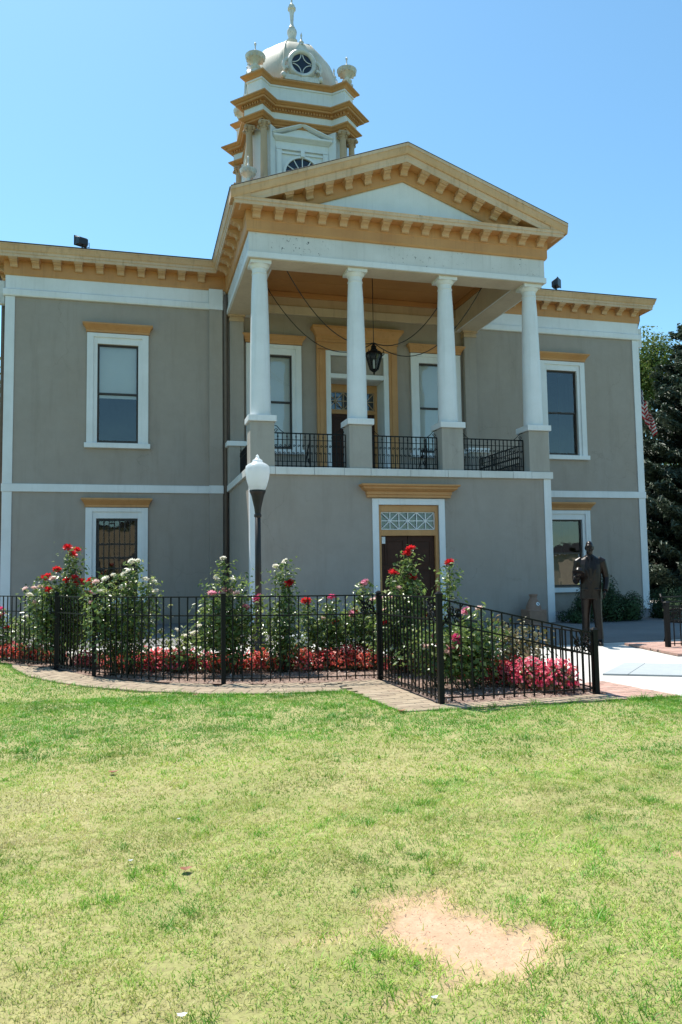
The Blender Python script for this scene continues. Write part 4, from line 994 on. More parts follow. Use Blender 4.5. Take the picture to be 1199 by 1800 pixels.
# floodlights on the eaves
def flood(loc, rz, label):
    f = empty('floodlight', loc, label, 'floodlight', 'floodlights on the roof edge', rz)
    m = MB(); m.tube([(0, 0, 0), (0, 0, .17)], .022, 6); m.lathe([(.07, 0), (.07, .02)], n=8); obj('stem', m, M['flood'], f)
    m = MB(); m.loft([[(-.13, -.1, .15), (.13, -.1, .15), (.13, -.1, .33), (-.13, -.1, .33)], [(-.17, .1, .17), (.17, .1, .17), (.17, .1, .42), (-.17, .1, .42)]]); m.box(-.19, .19, .1, .13, .15, .44); obj('housing', m, M['flood'], f, bevel=.012)
    m = MB(); m.tube([(-.2, 0, .28), (-.2, -.03, .13), (.2, -.03, .13), (.2, 0, .28)], .012, 5); obj('bracket_arm', m, M['flood'], f)
flood((-8.02, -.28, 10.42), .5, 'black floodlight standing on the left wing roof edge'); flood((6.79, -.28, 10.42), -2.4, 'black floodlight on the right wing roof edge beside the portico')
# cigarette receptacle
cr = empty('ash_receptacle', (3.15, -4.72, -.05), 'tan bottle shaped ash receptacle with round white badge by porch corner', 'ash bin')
m = MB(); m.loft([[(x*h, y*h, z) for x, y in ((-1, -1), (1, -1), (1, 1), (-1, 1))] for h, z in ((.25, 0), (.25, .04), (.235, .05), (.235, .36), (.24, .37), (.22, .39))]); obj('base', m, M['smoke'], cr, bevel=.012)
m = MB(); m.lathe([(.2, .39), (.19, .45), (.12, .62), (.095, .66), (.09, .72), (.11, .73), (.11, .77), (.02, .78)], n=20); obj('neck', m, M['smoke'], cr, auto=40)
m = MB(); m.lathe([(.045, 0), (.045, .006)], n=16); o = obj('badge', m, M['blind'], cr); o.location = (.03, -.165, .53); o.rotation_euler = (R(68), 0, 0)
m = MB(); m.lathe([(.03, 0), (.03, .003)], n=14); o = obj('badge_mark', m, M['flood'], cr); o.location = (.034, -.171, .531); o.rotation_euler = (R(68), 0, 0); o.scale = (.5, 1, 1)

# lamp post
lp = empty('street_lamp', (-4.53, -9.3, -.02), 'dark street lamp with white acorn globe in front of the portico corner', 'street lamp')
m = MB(); m.lathe([(.15, 0), (.15, .12), (.12, .16), (.12, .45), (.085, .52), (.075, .6)], n=12); obj('base', m, M['post'], lp, auto=40)
m = MB(); m.lathe([(.06, .6), (.047, 2.5)], n=12); obj('pole', m, M['post'], lp, smooth=True)
m = MB(); m.lathe([(.048, 2.33), (.064, 2.35), (.064, 2.38), (.05, 2.4), (.056, 2.45), (.062, 2.5), (.085, 2.6), (.108, 2.7), (.13, 2.76), (.14, 2.77), (.14, 2.8)], n=20)
obj('collar', m, M['post'], lp, auto=40)
m = MB(); m.lathe([(.13, 2.8), (.155, 2.86), (.19, 2.98), (.208, 3.08), (.212, 3.14), (.205, 3.18)], n=28, cap=False); obj('globe', m, M['globe'], lp, smooth=True)
m = MB(); m.lathe([(.207, 3.18), (.2, 3.215), (.165, 3.245), (.1, 3.28), (.085, 3.3), (.085, 3.32), (.05, 3.34), (.028, 3.37), (.03, 3.39), (.012, 3.41), (.0, 3.425)], n=28); obj('globe_cap', m, M['globe'], lp, auto=40)
m = MB(); m.sphere((0, 0, 2.98), (.05, .05, .09), 10, 8); obj('bulb', m, M['blind'], lp, smooth=True)
# utility box behind roses
ub = empty('utility_box', (-3.86, -9.25, -.02), 'small grey utility box with overhanging lid behind the roses', 'utility box')
m = MB(); m.box(-.17, .17, -.14, .14, 0, .26); obj('body', m, M['granite'], ub, bevel=.01)
m = MB(); m.box(-.2, .2, -.17, .17, .262, .31); obj('lid', m, M['granite'], ub, bevel=.01)

# ================================================================== GARDEN FENCE
fe = empty('garden_fence', (0, 0, 0), 'long black iron picket fence curving round the rose bed', 'fence')
PK = {}
def pk_mesh(h):
    key = round(h, 2)
    if key not in PK:
        m = MB(); m.box(-.007, .007, -.007, .007, .03, key); me = m.mesh('picket'); fixn(me); me.materials.append(M['iron']); PK[key] = me
    return PK[key]
def post(parent, x, y, h, w=.055):
    m = MB(); m.box(-w/2, w/2, -w/2, w/2, -.02, h); m.loft([[(a*s*w, b*s*w, z) for a, b in ((-1, -1), (1, -1), (1, 1), (-1, 1))] for s, z in ((.62, h), (.62, h+.012), (.3, h+.03), (.18, h+.035))])
    obj('post', m, M['iron'], parent, loc=(x, y, 0))
def run(parent, pts, h0, h1, step=.118, rails=(.0, .235), low=.07):
    P = resample(pts, step); n_ = len(P)
    tot = sum((Vector(b)-Vector(a)).length for a, b in zip(pts, pts[1:])); hh = lambda s: h0+(h1-h0)*min(1, s/tot)
    for k, (p, d) in enumerate(P):
        o = bpy.data.objects.new('picket', pk_mesh(hh(k*step))); COL.objects.link(o); o.parent = parent; o.location = (p.x, p.y, 0); o.rotation_euler = (0, 0, math.atan2(d.y, d.x))
    cum = [0]
    for a, b in zip(pts, pts[1:]): cum.append(cum[-1]+(Vector(b)-Vector(a)).length)
    for dz in rails+(None,):
        m = MB()
        for i_, (a, b) in enumerate(zip(pts, pts[1:])):
            za, zb = (low, low) if dz is None else (hh(cum[i_])-dz, hh(cum[i_+1])-dz)
            m.bar((*a, za), (*b, zb), .024, .012 if dz is None else .016)
        obj('rail', m, M['iron'], parent)
def leafscroll(parent, x, y, z, dx, dy, h=.23):
    """cast scroll and leaf panel between the two top rails"""
    m = MB(); P = lambda u, v: (x+dx*u, y+dy*u, z+v)
    for (cu, cv, r, s0, sg) in ((.07, .07, .055, 0, 1), (.17, .14, .055, 2.6, 1), (.09, .16, .045, 1.2, -1), (.18, .06, .045, 4, -1)):
        m.tube([P(cu+r*(1-.7*k/12)*math.cos(s0+sg*k*.62), cv+r*(1-.7*k/12)*math.sin(s0+sg*k*.62)) for k in range(13)], .009, 4)
    m.tube([P(.0, .0), P(.08, .1), P(.15, .1), P(.24, .22)], .009, 4)
    for k in range(9):
        u, v = random.uniform(.03, .21), random.uniform(.03, .2); a = random.uniform(0, 6.28); l = .03
        c_ = P(u, v); t1 = P(u+l*math.cos(a), v+l*math.sin(a)); t2 = P(u-.4*l*math.sin(a), v+.4*l*math.cos(a)); t3 = P(u+.4*l*math.sin(a), v-.4*l*math.cos(a))
        n_ = Vector((-dy, dx, 0))*.006
        m.loft([[tuple(Vector(q)+n_) for q in (c_, t2, t1, t3)], [tuple(Vector(q)-n_) for q in (c_, t2, t1, t3)]])
    obj('scroll_panel', m, M['iron'], parent)
def sub(poly, a, b):
    return poly[a:b+1]
run(fe, sub(FENCE, 0, 4), 1.06, 1.06); run(fe, sub(FENCE, 4, 6), 1.07, 1.07); run(fe, sub(FENCE, 6, 9), 1.08, 1.08); run(fe, sub(FENCE, 9, 12), 1.08, 1.07)
run(fe, [FR[0], FR[1]], 1.07, 1.09, .11); run(fe, [FR[1], FR[2]], 1.08, .66)
for x, y, h in ((*FENCE[0], 1.07), (*FENCE[4], 1.1), (*FENCE[6], 1.1), (*FENCE[9], 1.11), (*FR[0], 1.09), (*FR[1], 1.12), (*FR[2], .69)): post(fe, x, y, h)
leafscroll(fe, -3.60, -13.0, .82, -1, 0); leafscroll(fe, -3.5, -14.92, .80, 1, -.0); leafscroll(fe, -1.76, -14.9, .44, -1, 0); leafscroll(fe, -3.55, -14.85, .83, 0, 1)
REAR = [(-1.72, -14.9), (-1.72, -14.2), (-1.66, -13.4), (-2.1, -12.2)]
run(fe, REAR, .66, .66); post(fe, *REAR[-1], .69); leafscroll(fe, -1.72, -14.85, .43, 0, 1)
# second fence and bench at the right
f2 = empty('low_fence', (0, 0, 0), 'short black iron fence at the right edge beyond the concrete walk', 'fence')
run(f2, [(2.15, -11.08), (3.6, -11.3), (5.2, -11.5)], .7, .7); post(f2, 2.15, -11.08, .75, .07); post(f2, 5.2, -11.5, .75, .07); leafscroll(f2, 2.2, -11.09, .47, 1, -.12)
bn = empty('park_bench', (3.72, -10.1, -.06), 'black iron park bench behind the short fence at right', 'bench', rz=.25)
m = MB()
for k in range(6): m.box(-.75, .75, -.25+k*.085, -.19+k*.085, .42, .44)
obj('seat', m, M['iron'], bn)
m = MB()
for k in range(5): m.bar((-.75, .27+k*.02, .5+k*.09), (.75, .27+k*.02, .5+k*.09), .05, .02)
obj('backrest', m, M['iron'], bn)
for s in (-1, 1):
    m = MB(); x = s*.72
    m.tube([(x, -.28, 0), (x, -.24, .2), (x, -.2, .42), (x, .2, .42), (x, .28, .2), (x, .34, 0)], .022, 6); m.tube([(x, .22, .42), (x, .3, .65), (x, .38, .92)], .022, 6); m.tube([(x, .28, .62), (x, 0, .66), (x, -.2, .64), (x, -.26, .58), (x, -.2, .42)], .02, 6); obj('bench_end', m, M['iron'], bn, smooth=True)

# ================================================================== PLANTS
def blossom_mesh(name, mat, seed):
    g2 = np.random.default_rng(seed); V = []; F = []; T_ = []
    for ringi, (n_, r, tilt, s) in enumerate(((5, .004, 1.45, .05), (6, .014, 1.2, .052), (7, .022, .8, .05), (7, .026, .35, .046), (7, .026, -.25, .036))):
        for k in range(n_):
            a = 2*math.pi*k/n_+ringi*.5+g2.normal(0, .12); ti = tilt+g2.normal(0, .15); rad = Vector((math.cos(a), math.sin(a), 0)); tan_ = Vector((-math.sin(a), math.cos(a), 0))
            d = rad*math.cos(ti)+Vector((0, 0, 1))*math.sin(ti); b = rad*r
            n0_ = len(V); w = s*.55
            V += [b-tan_*w*.5, b+tan_*w*.5, b+d*s*.65+tan_*w*.8, b+d*s+rad*s*.12, b+d*s*.65-tan_*w*.8]
            F += [(n0_, n0_+1, n0_+2, n0_+4), (n0_+4, n0_+2, n0_+3)]; t_ = g2.random(); T_ += [t_, t_]
    V = np.array([[*v] for v in V]); L = np.concatenate([np.array(f) for f in F]); sz = np.array([len(f) for f in F])
    return np_mesh(name, V, L, sz, np.array(T_), mat)
BL = {c: [blossom_mesh('rose_blossom', M[c], 3*i_+j) for j in range(3)] for i_, c in enumerate(('red', 'pink', 'hotpink', 'pale', 'cream'))}
def rose(loc, w, h, blooms, label, dens=1.0, seed=1, tall=(), leaf='roseleaf', base=.16, dep=None):
    """canes, foliage and blossoms. blooms: list of (colour, x, z[, y]) relative to the base; tall: (x, top) leading shoots"""
    rd = random.Random(seed); g2 = np.random.default_rng(seed)
    r = empty('rose_bush', (*loc, 0), label, 'rose bush', 'rose bushes in the fenced bed')
    m = MB(); P = []; N = []; Sz = []; dep = dep or w*.75
    tips = []
    for k in range(max(6, int(13*w/.6))):
        tips.append((rd.uniform(-w/2, w/2), rd.uniform(-dep/2, dep/2), h*rd.uniform(.6, 1.0), 1))
    for tx, tz in tall: tips.append((tx, rd.uniform(-.05, .05), tz, 2))
    for c, x, z, *yy in blooms: tips.append((x, yy[0] if yy else rd.uniform(-dep*.4, dep*.2), z-.02, 1))
    for tx, ty, tz, wt in tips:
        b = Vector((rd.uniform(-.1, .1)+tx*.35, rd.uniform(-.1, .1)+ty*.3, -.02)); tip = Vector((tx, ty, tz))
        mid = b.lerp(tip, .5)+Vector((rd.uniform(-.12, .12)+tx*.15, rd.uniform(-.1, .1), .05))
        pts = [b.lerp(mid, t).lerp(mid.lerp(tip, t), t) for t in np.linspace(0, 1, 7)]
        m.tube(pts, [.0075-.0008*i_ for i_ in range(7)], 4)
        nl = int((85 if wt == 1 else 130)*dens*max(.35, tz))
        for _ in range(nl):
            t = rd.uniform(base/max(tz, .3), 1)**.8; q = b.lerp(mid, t).lerp(mid.lerp(tip, t), t); sp = (.115 if wt == 1 else .085)*(1.2-.45*t)
            v = Vector((rd.gauss(0, 1), rd.gauss(0, 1), rd.gauss(0, .7)))*sp
            if (q+v).z < .08: continue
            P.append(tuple(q+v)); N.append((v.x*4+rd.gauss(0, .5), v.y*4-.15+rd.gauss(0, .5), .9+rd.gauss(0, .5))); Sz.append(rd.uniform(.042, .085))
    obj('cane', m, M['stem'], r, smooth=True, kind='stuff')
    P = np.array(P); N = np.array(N); Sz = np.array(Sz)
    me = leaves_mesh('foliage', P, N, Sz, np.clip(g2.normal(.42, .26, len(P)), 0, 1), M[leaf], .62, g2)
    o = bpy.data.objects.new('foliage', me); COL.objects.link(o); o.parent = r; o['kind'] = 'stuff'
    for c, x, z, *yy in blooms:
        tip = next(t for t in tips if abs(t[0]-x) < 1e-6 and abs(t[2]-(z-.02)) < 1e-6)
        o = bpy.data.objects.new('rose_blossom', rd.choice(BL[c])); COL.objects.link(o); o.parent = r
        o.location = (x, tip[1], z); o.rotation_euler = (rd.uniform(-.2, .7), rd.uniform(-.5, .5), rd.uniform(0, 6)); s = rd.uniform(.95, 1.25)*(.72 if c in ('cream', 'pale') else 1); o.scale = (s, s, s)
    return r
rose((-7.56, -9.75), .8, 1.32, [('red', .0, 1.80), ('red', .12, 1.76), ('red', .08, 1.69), ('red', -.14, 1.46), ('red', -.35, 1.33), ('red', -.29, 1.36), ('pale', -.2, 1.33), ('pale', -.58, 1.18), ('pale', -.47, 1.19), ('pale', -.4, 1.2), ('cream', -.55, 1.08), ('red', .12, 1.33), ('red', .0, 1.3), ('red', .13, 1.24), ('red', -.25, 1.16), ('red', .2, 1.26), ('red', .35, 1.28), ('red', .36, 1.2), ('hotpink', .3, 1.08), ('pale', -.44, .98), ('red', .05, .55), ('cream', -.2, .72), ('pale', .1, 1.4)], 'tallest rose bush with red and blush blooms beside the barred window', 1.0, 11, ((.05, 1.7), (.1, 1.6)))
rose((-6.72, -11.2), .85, 1.32, [('cream', -.22, 1.32), ('cream', -.12, 1.36), ('cream', .12, 1.55), ('cream', .2, 1.56), ('cream', .02, 1.38), ('cream', .08, 1.42), ('pale', -.36, 1.28), ('cream', .3, 1.3), ('cream', .42, 1.27), ('cream', .44, 1.14), ('cream', .28, 1.22), ('cream', -.3, 1.15), ('pale', -.42, 1.0), ('cream', .0, 1.2), ('cream', .1, 1.16)], 'wide cream rose bush in front of the barred window', 1.0, 12, ((.18, 1.5),))
rose((-8.14, -9.0), .5, .75, [('pale', .12, .5), ('cream', -.1, .72)], 'low leafy rose bush behind the fence left of the tallest rose', 1.3, 13)
rose((-8.66, -8.2), .32, .78, [('hotpink', -.1, .82), ('hotpink', -.05, .72), ('red', .02, .5), ('cream', .16, .55)], 'small rose bush with hot pink bloom at the left edge', 1.1, 14)
rose((-5.98, -11.3), .5, .42, [('cream', -.22, .58), ('cream', .02, .45), ('cream', .1, .5), ('cream', .2, .52), ('cream', .24, .55), ('cream', .06, .38), ('cream', -.02, .6)], 'small white rose bush by the bare stretch of fence', .7, 15)
rose((-5.3, -11.75), .75, 1.1, [('cream', -.1, 1.57), ('pink', -.08, 1.12), ('pale', .0, 1.13), ('pale', .06, 1.1), ('pink', -.26, 1.1), ('hotpink', .36, 1.02), ('cream', -.2, 1.3), ('cream', .02, 1.28), ('pale', -.12, 1.02), ('cream', -.42, .66), ('pink', .2, .9)], 'big pink rose bush with one tall cane behind a fence post', 1.1, 16, ((-.1, 1.5), (.22, 1.35), (-.2, 1.25)))
rose((-4.63, -11.8), .42, .95, [('red', .12, 1.22), ('cream', .1, 1.52), ('cream', -.05, 1.45)], 'spindly rose bush with tall leafy shoots right of the lamp post', 1.1, 17, ((.1, 1.5), (.02, 1.42), (.14, 1.25)))
rose((-4.5, -11.55), .34, .46, [], 'short dark leaved rose bush low behind the straight fence', 1.5, 18)
rose((-3.85, -11.5), .62, .85, [('hotpink', .0, 1.0), ('red', -.33, .95), ('pink', .3, .75), ('red', .1, .62), ('pale', -.1, .7)], 'pink rose bush in the middle of the straight fence', 1.5, 19, ((-.3, .95), (.0, .93)))
rose((-3.36, -11.6), .55, .85, [('pink', -.02, 1.2), ('hotpink', .02, 1.18), ('red', -.1, .78), ('pale', .3, .8)], 'pink rose bush with one single bloom above the fence rail', 1.5, 20, ((-.02, 1.15),))
rose((-3.05, -12.5), .66, 1.02, [('red', .1, 1.66), ('red', .06, 1.6), ('red', -.2, 1.34), ('red', .1, 1.28), ('pale', -.42, .98), ('pale', -.22, 1.02), ('pink', -.34, 1.0), ('red', .3, .75), ('hotpink', .36, .45), ('red', -.3, .68), ('pale', -.1, 1.14)], 'red rose bush in front of the dark lower door', 1.3, 21, ((.08, 1.55), (.05, 1.45), (-.15, 1.25), (.2, 1.2)))
rose((-2.83, -13.5), .34, .8, [('red', .02, 1.46)], 'narrow rose with one upright leafy cane at the fence corner', 1.0, 22, ((.02, 1.42), (.0, 1.3)))
rose((-2.72, -14.0), .62, .75, [('pale', .02, .92), ('pink', -.08, .88), ('pink', -.36, .47), ('pale', -.42, .43), ('hotpink', -.3, .5), ('hotpink', -.32, .6)], 'broad pink rose bush inside the sloping fence', 2.0, 23)
rose((-2.12, -13.75), .6, .62, [], 'half dry rose bush with brownish leaves by the low fence end', 1.1, 24, ((-.1, .75), (.2, .72)), 'dryleaf')
rose((-3.2, -13.9), .5, .75, [('hotpink', .05, .48), ('pale', -.15, .5)], 'green rose bush close behind the fence jog', 1.2, 25)

# begonias: foliage and blossoms, one thing per clump
def begonia_meshes(seed, mat):
    g2 = np.random.default_rng(seed); n_ = 110
    u = g2.normal(size=(n_, 3)); u[:, 2] = np.abs(u[:, 2]); u /= np.linalg.norm(u, axis=1, keepdims=True)
    P = u*np.array([.13, .13, .17])*g2.uniform(.55, 1, (n_, 1))+[0, 0, .03]
    f = leaves_mesh('foliage', P, u+g2.normal(0, .4, (n_, 3)), g2.uniform(.03, .055, n_), g2.random(n_), M['begleaf'], .8, g2)
    n_ = 150; u = g2.normal(size=(n_, 3)); u[:, 2] = np.abs(u[:, 2])+.1; u /= np.linalg.norm(u, axis=1, keepdims=True)
    P = u*np.array([.145, .145, .2])*g2.uniform(.8, 1.1, (n_, 1))+[0, 0, .04]
    b = leaves_mesh('blossoms', P, u+g2.normal(0, .5, (n_, 3)), g2.uniform(.022, .036, n_), g2.random(n_), M[mat], .9, g2)
    return f, b
BG = {c: [begonia_meshes(40+7*i_+j, c) for j in range(3)] for i_, c in enumerate(('coral', 'begpink', 'salmon'))}
def begonias(line, cnt, cols, rows, label, sc=1.0):
    P = resample(line, .01); L_ = len(P)
    for k in range(cnt):
        p, d = P[int((k+.5)/cnt*L_)]; nn = Vector((-d.y, d.x))
        for rw in range(rows):
            x = p+nn*(rw*.2-.1*(rows-1)+random.uniform(-.05, .05))+d*random.uniform(-.04, .04)
            cc = cols[(k+rw) % len(cols)] if random.random() < .7 else random.choice(cols); f, b = random.choice(BG[cc]); lb = {'coral': 'coral red', 'begpink': 'bright pink', 'salmon': 'salmon orange'}[cc]+' begonia clump '+label; s = sc*random.uniform(.85, 1.2)
            e = empty('begonia', (x.x, x.y, 0), lb, 'flower', lb, random.uniform(0, 6)); e.scale = (s, s, s*random.uniform(.9, 1.15))
            for nm, me_ in (('foliage', f), ('blossoms', b)):
                o = bpy.data.objects.new(nm, me_); COL.objects.link(o); o.parent = e; o['kind'] = 'stuff'
begonias([(-9.4, -7.9), (-8.7, -8.35), (-8.1, -8.95), (-7.75, -9.3)], 9, ['salmon', 'coral'], 2, 'low behind the fence at the left end')
begonias([(-7.3, -10.0), (-6.6, -10.75)], 8, ['coral', 'salmon'], 2, 'under the tall red and cream roses')
begonias([(-6.55, -10.8), (-5.78, -11.2)], 8, ['begpink', 'coral'], 2, 'in the bare stretch beside the white roses', 1.15)
begonias([(-5.7, -11.25), (-4.45, -11.62)], 10, ['coral', 'begpink', 'salmon'], 2, 'under the big pink rose bush')
begonias([(-4.35, -11.65), (-3.15, -11.95)], 10, ['salmon', 'coral'], 2, 'in the middle row behind the straight fence', 1.1)
begonias([(-3.1, -12.2), (-2.55, -12.8), (-2.4, -13.4)], 9, ['coral'], 2, 'behind the fence jog under red roses')
begonias([(-2.38, -13.6), (-2.2, -14.2), (-1.85, -14.6)], 8, ['begpink', 'begpink', 'coral'], 2, 'beside the low end of the fence', 1.25)

# ---- shrubs by the right wing
def shrub(loc, r, n_, label, seed, name='shrub', size=(.05, .11), mat='shrub'):
    g2 = np.random.default_rng(seed); e = empty(name, loc, label, 'shrub')
    cl = g2.normal(size=(9, 3))*[.42, .42, .25]+[0, 0, .5]; k = g2.integers(0, 9, n_)
    u = g2.normal(size=(n_, 3)); u /= np.linalg.norm(u, axis=1, keepdims=True)
    P = cl[k]+u*g2.uniform(.25, .5, (n_, 1)); P[:, 2] = np.abs(P[:, 2]); P = P*np.array(r)
    me = leaves_mesh('foliage', P, u+[0, 0, .5], g2.uniform(*size, n_), np.clip(g2.normal(.45, .3, n_), 0, 1), M[mat], .5, g2)
    o = bpy.data.objects.new('foliage', me); COL.objects.link(o); o.parent = e; o['kind'] = 'stuff'
    m = MB()
    for q in range(9): m.tube([(0, 0, -.05), tuple(cl[q]*np.array(r)*.5), tuple(cl[q]*np.array(r))], [.03, .02, .008], 5)
    obj('stems', m, M['bark'], e, kind='stuff')
shrub((5.05, -4.65, 0), (.72, .6, .88), 8500, 'big dark green spreading shrub behind the bronze statue', 61, size=(.04, .085))
shrub((5.95, -4.35, 0), (.52, .5, .6), 4200, 'dark shrub against the big one in front of the wing corner', 66, size=(.04, .085))
shrub((4.3, -4.75, 0), (.42, .4, .36), 3000, 'low dark ground cover shrub beside the porch wall', 62, size=(.035, .07))
shrub((7.15, -4.6, -.02), (.62, .6, .66), 6500, 'rounded clipped dark green shrub beyond the building corner', 63, size=(.035, .07))
shrub((8.4, -4.4, -.02), (.7, .65, .7), 6000, 'clipped dark shrub at the right edge behind the bench', 64, size=(.035, .07))
shrub((-5.35, -6.9, -.02), (.5, .35, .3), 2600, 'low dark shrub on the shaded ground beside the porch corner', 67, size=(.035, .07))
shrub((13.5, -.3, -.05), (1.1, .9, .9), 4200, 'paler loose shrub in front of the spruce trunk', 65, mat='roseleaf')

# ---- trees
def spruce(loc, H, Rb, label, seed, n_br=190):
    rd = random.Random(seed); g2 = np.random.default_rng(seed); e = empty('spruce_tree', loc, label, 'tree')
    m = MB(); m.lathe([(.32, -.1), (.25, 1), (.18, H*.5), (.02, H)], n=10); obj('trunk', m, M['bark'], e, smooth=True)
    P = []; N = []; T_ = []; m = MB()
    for k in range(n_br):
        z = H*(.03+.95*(k/n_br)**1.15); a = k*2.39996+rd.uniform(-.3, .3); L_ = Rb*(1-z/H)**.85*rd.uniform(.75, 1.12)+.25
        d = Vector((math.cos(a), math.sin(a), 0)); droop = rd.uniform(.12, .32)
        pts = [Vector((0, 0, z))+d*L_*t+Vector((0, 0, -droop*L_*t*(1.15-.75*t*t)+.12*L_*t**3)) for t in np.linspace(0, 1, 7)]
        m.tube(pts, [.05*(1-t*.85) for t in np.linspace(0, 1, 7)], 4)
        nn = int(120+520*L_/Rb); sd = d.cross(Vector((0, 0, 1))); tone = rd.gauss(.45, .2)
        for _ in range(nn):
            t = rd.uniform(.16, 1)**.75; i_ = min(5, int(t*6)); q = pts[i_].lerp(pts[i_+1], t*6-i_)
            wv = .2*L_*(1.05-t)+.1; s_ = rd.uniform(-1, 1)*wv; q = q+sd*s_+Vector((0, 0, -abs(s_)*.35+rd.gauss(0, .07)))+d*rd.gauss(0, .08)
            P.append(tuple(q)); N.append((sd.x*s_*1.6+d.x*.3+rd.gauss(0, .55), sd.y*s_*1.6+d.y*.3+rd.gauss(0, .55), 1)); T_.append(tone+.3*(t-.6)+rd.gauss(0, .2))
    obj('branch', m, M['bark'], e, kind='stuff')
    P = np.array(P); me = leaves_mesh('needles', P, np.array(N), g2.uniform(.17, .4, len(P)), np.clip(np.array(T_), 0, 1), M['spruce'], .3, g2, .5)
    o = bpy.data.objects.new('needles', me); COL.objects.link(o); o.parent = e; o['kind'] = 'stuff'
spruce((20.2, 8.2, -.05), 14.6, 7.2, 'tall dense blue green spruce right of the building', 71, 400)
def tree(loc, H, rc, label, seed, n_l=9000, tz=.35, size=(.12, .26)):
    rd = random.Random(seed); g2 = np.random.default_rng(seed); e = empty('leafy_tree', loc, label, 'tree')
    m = MB(); m.tube([(0, 0, -.1), (.05, .02, H*.2), (-.05, .05, H*.45)], [.32, .24, .16], 10); obj('trunk', m, M['bark'], e, smooth=True)
    m = MB(); cl = []
    for k in range(26):
        a = k*2.4; zz0 = H*(tz+.08+.5*rd.random()); rr0 = rc*rd.uniform(.35, .95)*math.sin(math.pi*min(.95, max(.12, (zz0/H-tz*.7)/(1.05-tz*.7))))
        c_ = Vector((rr0*math.cos(a), rr0*math.sin(a), zz0+rd.uniform(0, H*.12))); cl.append((c_, rc*rd.uniform(.2, .42), rd.gauss(.45, .18)))
        m.tube([(0, 0, H*rd.uniform(.18, .42)), tuple(c_*.5+Vector((0, 0, H*.18))), tuple(c_)], [.1, .06, .02], 5)
    obj('limb', m, M['bark'], e, kind='stuff')
    P = []; N = []; T_ = []
    for _ in range(n_l):
        c_, r_, tn = rd.choice(cl); u = Vector((rd.gauss(0, 1), rd.gauss(0, 1), rd.gauss(0, 1))).normalized(); q = c_+u*r_*rd.uniform(.4, 1.1)
        P.append(tuple(q)); N.append((u.x+rd.gauss(0, .6), u.y+rd.gauss(0, .6), u.z+.5+rd.gauss(0, .6))); T_.append(tn+rd.gauss(0, .22))
    me = leaves_mesh('foliage', np.array(P), np.array(N), g2.uniform(*size, n_l), np.clip(np.array(T_), 0, 1), M['tree'], .65, g2)
    o = bpy.data.objects.new('foliage', me); COL.objects.link(o); o.parent = e; o['kind'] = 'stuff'
tree((26.5, 22, -.05), 15.2, 6.0, 'bright green leafy tree behind the spruce and flag', 81, 42000)
tree((33, 26, -.05), 13.5, 6.5, 'broad leafy tree farther right behind the spruce', 82, 9000)
tree((-15.5, 9, -.05), 11, 4.2, 'leafy tree just past the left corner of the courthouse', 83, 7000)

tree((-24, 3, -.05), 10, 4.4, 'rounded leafy tree left of the courthouse beyond the photograph', 84, 6000)
tree((-31, 20, -.05), 12, 5.2, 'tall leafy tree far left behind the courthouse', 85, 6000)
tree((45, 18, -.05), 12, 5.5, 'leafy tree at the far right of the plaza', 86, 6000)

# ---- flag
fp = empty('flagpole', (11.6, 2.2, -.05), 'slim grey flagpole with white ball just beyond the right building corner', 'flagpole')
m = MB(); m.lathe([(.06, 0), (.055, 2), (.035, 9.05)], n=10); obj('pole', m, M['granite'], fp, smooth=True)
m = MB(); m.sphere((0, 0, 9.12), .09, 12, 8); obj('ball', m, M['white'], fp, smooth=True)
m = MB(); m.tube([(.05, -.03, 1.2), (.06, -.03, 8.9)], .008, 4); obj('halyard', m, M['wire'], fp)
def flag():
    f = empty('flag', (11.64, 2.2, 6.9), 'limp American flag with red and white stripes hanging from pole', 'flag')
    red, whi, blu = plain('flag_red', (.5, .03, .04), .8, var=.15), plain('flag_white', (.75, .74, .73), .8, var=.1), plain('flag_blue', (.03, .04, .14), .8, var=.15)
    nU, nV = 26, 13; hoist, fly = 1.3, 2.1
    def pt(u, v):         # u along the fly, v down the hoist: cloth gathered, its free corner falling outwards
        z = hoist*(1-v)-u*(1.15-.45*v); x = .03+u*.62*(.25+.75*v)+.08*math.sin(u*14+v*4)*u; y = .16*math.sin(u*17+v*3)*(.25+u*.8)-.05*u
        return (x, y, z)
    for k in range(13):
        m = MB(); v0, v1 = k/13, (k+1)/13; a0 = 0.0 if k > 6 else .4
        us = np.linspace(a0, 1, nU); m.loft([[pt(u, v0) for u in us], [pt(u, (v0+v1)/2) for u in us], [pt(u, v1) for u in us]], cap=False, closed=False); obj('stripe', m, red if k % 2 == 0 else whi, f, smooth=True, recalc=False)
    m = MB(); us = np.linspace(0, .4, 12); m.loft([[pt(u, v) for u in us] for v in np.linspace(0, 7/13, 8)], cap=False, closed=False); obj('canton', m, blu, f, smooth=True, recalc=False)
    m = MB()
    for i_ in range(9):
        for j in range(6 if i_ % 2 == 0 else 5):
            u = (.035+(j+(0 if i_ % 2 == 0 else .5))*.066); v = (i_+.6)/9.3*7/13; c_ = Vector(pt(u, v)); y_ = -.006
            for sgn in (-1, 1):
                rg_ = [(c_.x+(.03 if q % 2 == 0 else .012)*math.sin(q*math.pi/5)*.6, c_.y+sgn*.008, c_.z+(.03 if q % 2 == 0 else .012)*math.cos(q*math.pi/5)) for q in range(10)]
                n_ = len(m.v); m.v += rg_; m.f.append(tuple(range(n_, n_+10)))
    obj('stars', m, whi, f, kind='stuff', recalc=False)
flag()

